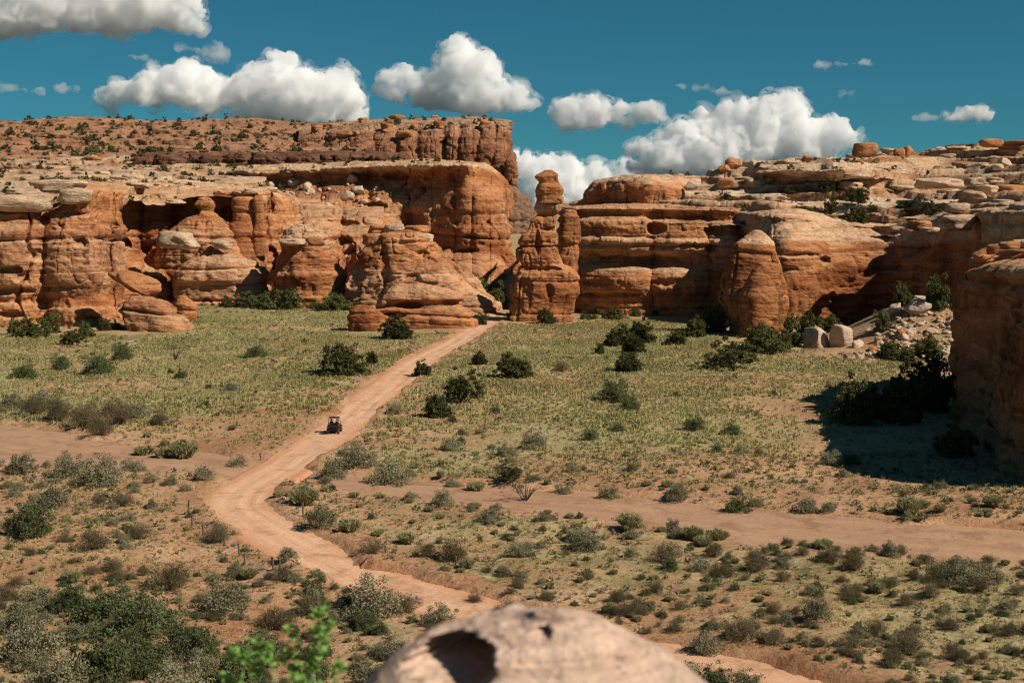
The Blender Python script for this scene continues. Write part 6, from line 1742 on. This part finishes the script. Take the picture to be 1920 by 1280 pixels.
def cloud(blobs, Y, seed, label, flat=None, mat='cloud', vox=3.3, squash=1.0, puff=1.0):
    r = random.Random(seed)
    s = Y / FPX
    bm = bmesh.new()
    zb = float(W(960, flat, Y)[2]) if flat else -1e9
    for u, v, rad in blobs:
        c = W(u, v, Y)
        Rr = rad * s
        for k in range(9):
            q = Rr * r.uniform(.5, .85)
            a, zz = r.uniform(0, 6.28), r.uniform(-.55, .65)
            p = Vector((c[0] + Rr * .5 * math.cos(a), Y + Rr * .6 * math.sin(a), c[2] + Rr * .5 * zz * squash))
            bmesh.ops.create_icosphere(bm, subdivisions=2, radius=q, matrix=Matrix.Translation(p) @ Matrix.Diagonal((1.1, 1.0, squash, 1)))
    for v in bm.verts:
        if v.co.z < zb: v.co.z = zb - (zb - v.co.z) * 0.12
    me = bpy.data.meshes.new('cloud')
    bm.to_mesh(me); bm.free()
    o = link('cloud', me)
    rm = o.modifiers.new('r', 'REMESH'); rm.mode = 'VOXEL'; rm.voxel_size = vox * s
    dg = bpy.context.evaluated_depsgraph_get()
    m2 = bpy.data.meshes.new_from_object(o.evaluated_get(dg))
    o.modifiers.clear()
    o.data = m2
    n_ = len(m2.vertices)
    V = np.empty(n_ * 3, np.float32); m2.vertices.foreach_get('co', V); V = V.reshape(-1, 3)
    def puffs(m2, V, steps):
        for size, amp in steps:
            N = np.empty(len(V) * 3, np.float32); m2.vertices.foreach_get('normal', N); N = N.reshape(-1, 3)
            b_ = np.abs(vn(V / (size * s), seed + int(size))) - 0.3
            top = np.clip((V[:, 2] - zb) / (22 * s), 0.12, 1) if flat else 1.0
            V = V + N * (b_ * amp * s * puff * top)[:, None]
            m2.vertices.foreach_set('co', V.ravel()); m2.update()
        return V
    puffs(m2, V, ((60, 26), (26, 14)))
    rm = o.modifiers.new('r', 'REMESH'); rm.mode = 'VOXEL'; rm.voxel_size = vox * s * 0.8
    dg = bpy.context.evaluated_depsgraph_get()
    m2 = bpy.data.meshes.new_from_object(o.evaluated_get(dg))
    o.modifiers.clear(); o.data = m2
    V = np.empty(len(m2.vertices) * 3, np.float32); m2.vertices.foreach_get('co', V); V = V.reshape(-1, 3)
    puffs(m2, V, ((11, 6.5), (5, 2.6)))
    m2.materials.clear(); m2.materials.append(M[mat])
    m2.polygons.foreach_set('use_smooth', np.ones(len(m2.polygons), bool))
    tag(o, label, 'cloud')
    if mat == 'cloud':
        f = m2.copy()
        N = np.empty(len(f.vertices) * 3, np.float32); f.vertices.foreach_get('normal', N); N = N.reshape(-1, 3)
        V = np.empty(len(f.vertices) * 3, np.float32); f.vertices.foreach_get('co', V); V = V.reshape(-1, 3)
        g = np.clip(0.35 + 1.1 * fbm(V / (30 * s), 3, seed + 9), 0.04, 2)
        V = V + N * (9.0 * s * g)[:, None]
        f.vertices.foreach_set('co', V.ravel()); f.update()
        f.materials.clear(); f.materials.append(M['fringe'])
        link('fringe', f, None, o)
    return o
cloud([(-40, 20, 60), (40, 30, 42), (95, 10, 60), (160, 20, 55), (220, 25, 50), (265, 5, 50), (315, 10, 40), (340, 30, 22), (358, 36, 14), (60, -20, 50), (200, -15, 50)], 11000, 1, 'big flat bottomed white cloud cut off by the top left corner', flat=70)
cloud([(205, 187, 18), (250, 172, 26), (300, 165, 38), (350, 160, 40), (400, 172, 38), (450, 176, 38), (490, 160, 44), (522, 135, 32), (545, 165, 40), (585, 190, 40), (625, 175, 38), (650, 200, 34), (600, 215, 40), (540, 205, 40), (470, 205, 30), (655, 225, 30), (400, 195, 25)], 12500, 2, 'long towering white cloud above the mesa, left of centre', flat=232)
cloud([(735, 165, 26), (780, 160, 30), (820, 170, 36), (868, 125, 38), (905, 118, 36), (885, 150, 36), (860, 185, 36), (920, 180, 38), (960, 184, 28), (986, 194, 17), (890, 205, 24)], 12000, 3, 'white cloud with a round tower above the mesa prow', flat=214)
cloud([(1056, 208, 19), (1080, 222, 24), (1118, 203, 24), (1158, 212, 22), (1196, 210, 22), (1228, 214, 20), (1110, 230, 18), (1180, 230, 14)], 11500, 4, 'small flat white cloud above the tall rock tower', flat=245)
cloud([(1208, 286, 24), (1245, 276, 26), (1290, 260, 30), (1335, 240, 36), (1385, 215, 36), (1430, 225, 40), (1480, 215, 34), (1505, 212, 18), (1490, 250, 40), (1540, 255, 34), (1580, 258, 28), (1440, 270, 50), (1360, 275, 50), (1280, 290, 44), (1300, 320, 36), (1400, 310, 40), (1220, 305, 30), (1530, 285, 30)], 14000, 5, 'largest billowing white cloud above the right cliffs', flat=330)
cloud([(975, 310, 26), (1010, 320, 30), (1050, 335, 30), (1090, 345, 30), (1130, 340, 26), (1165, 342, 26), (1190, 330, 22), (1030, 370, 40), (1090, 380, 40), (1150, 370, 36)], 16000, 6, 'low white cloud bank behind the tall rock tower')
cloud([(1780, 221, 11), (1805, 215, 15), (1828, 210, 18), (1845, 218, 14)], 11000, 7, 'right of two small white puffs in the right sky', flat=228)
cloud([(1718, 221, 9), (1735, 219, 11), (1752, 222, 8)], 11000, 8, 'left fainter of two small white puffs in the right sky', flat=228, mat='wisp')
for i, (bl, lab) in enumerate([([(265, 110, 18), (280, 125, 18), (255, 105, 12)], 'thin cloud scrap above the long left cloud'), ([(340, 92, 12), (375, 95, 14), (410, 99, 10)], 'faint streak below the top left cloud'), ([(1275, 160, 10), (1310, 166, 14), (1345, 172, 14), (1385, 180, 14)], 'faint cloud streak above the largest cloud'),
                                ([(1545, 124, 12), (1580, 118, 15), (1615, 116, 14)], 'thin streak high in the right sky'), ([(1578, 172, 9), (1596, 174, 10)], 'tiny wisp below the high thin streak'), ([(10, 163, 12), (35, 168, 12), (65, 171, 12)], 'faint wisp at the left edge of the sky'), ([(110, 165, 9), (130, 167, 10)], 'tiny wisp right of the left edge wisp')]):
    cloud(bl, 10000, 20 + i, lab, mat='wisp', squash=0.28)
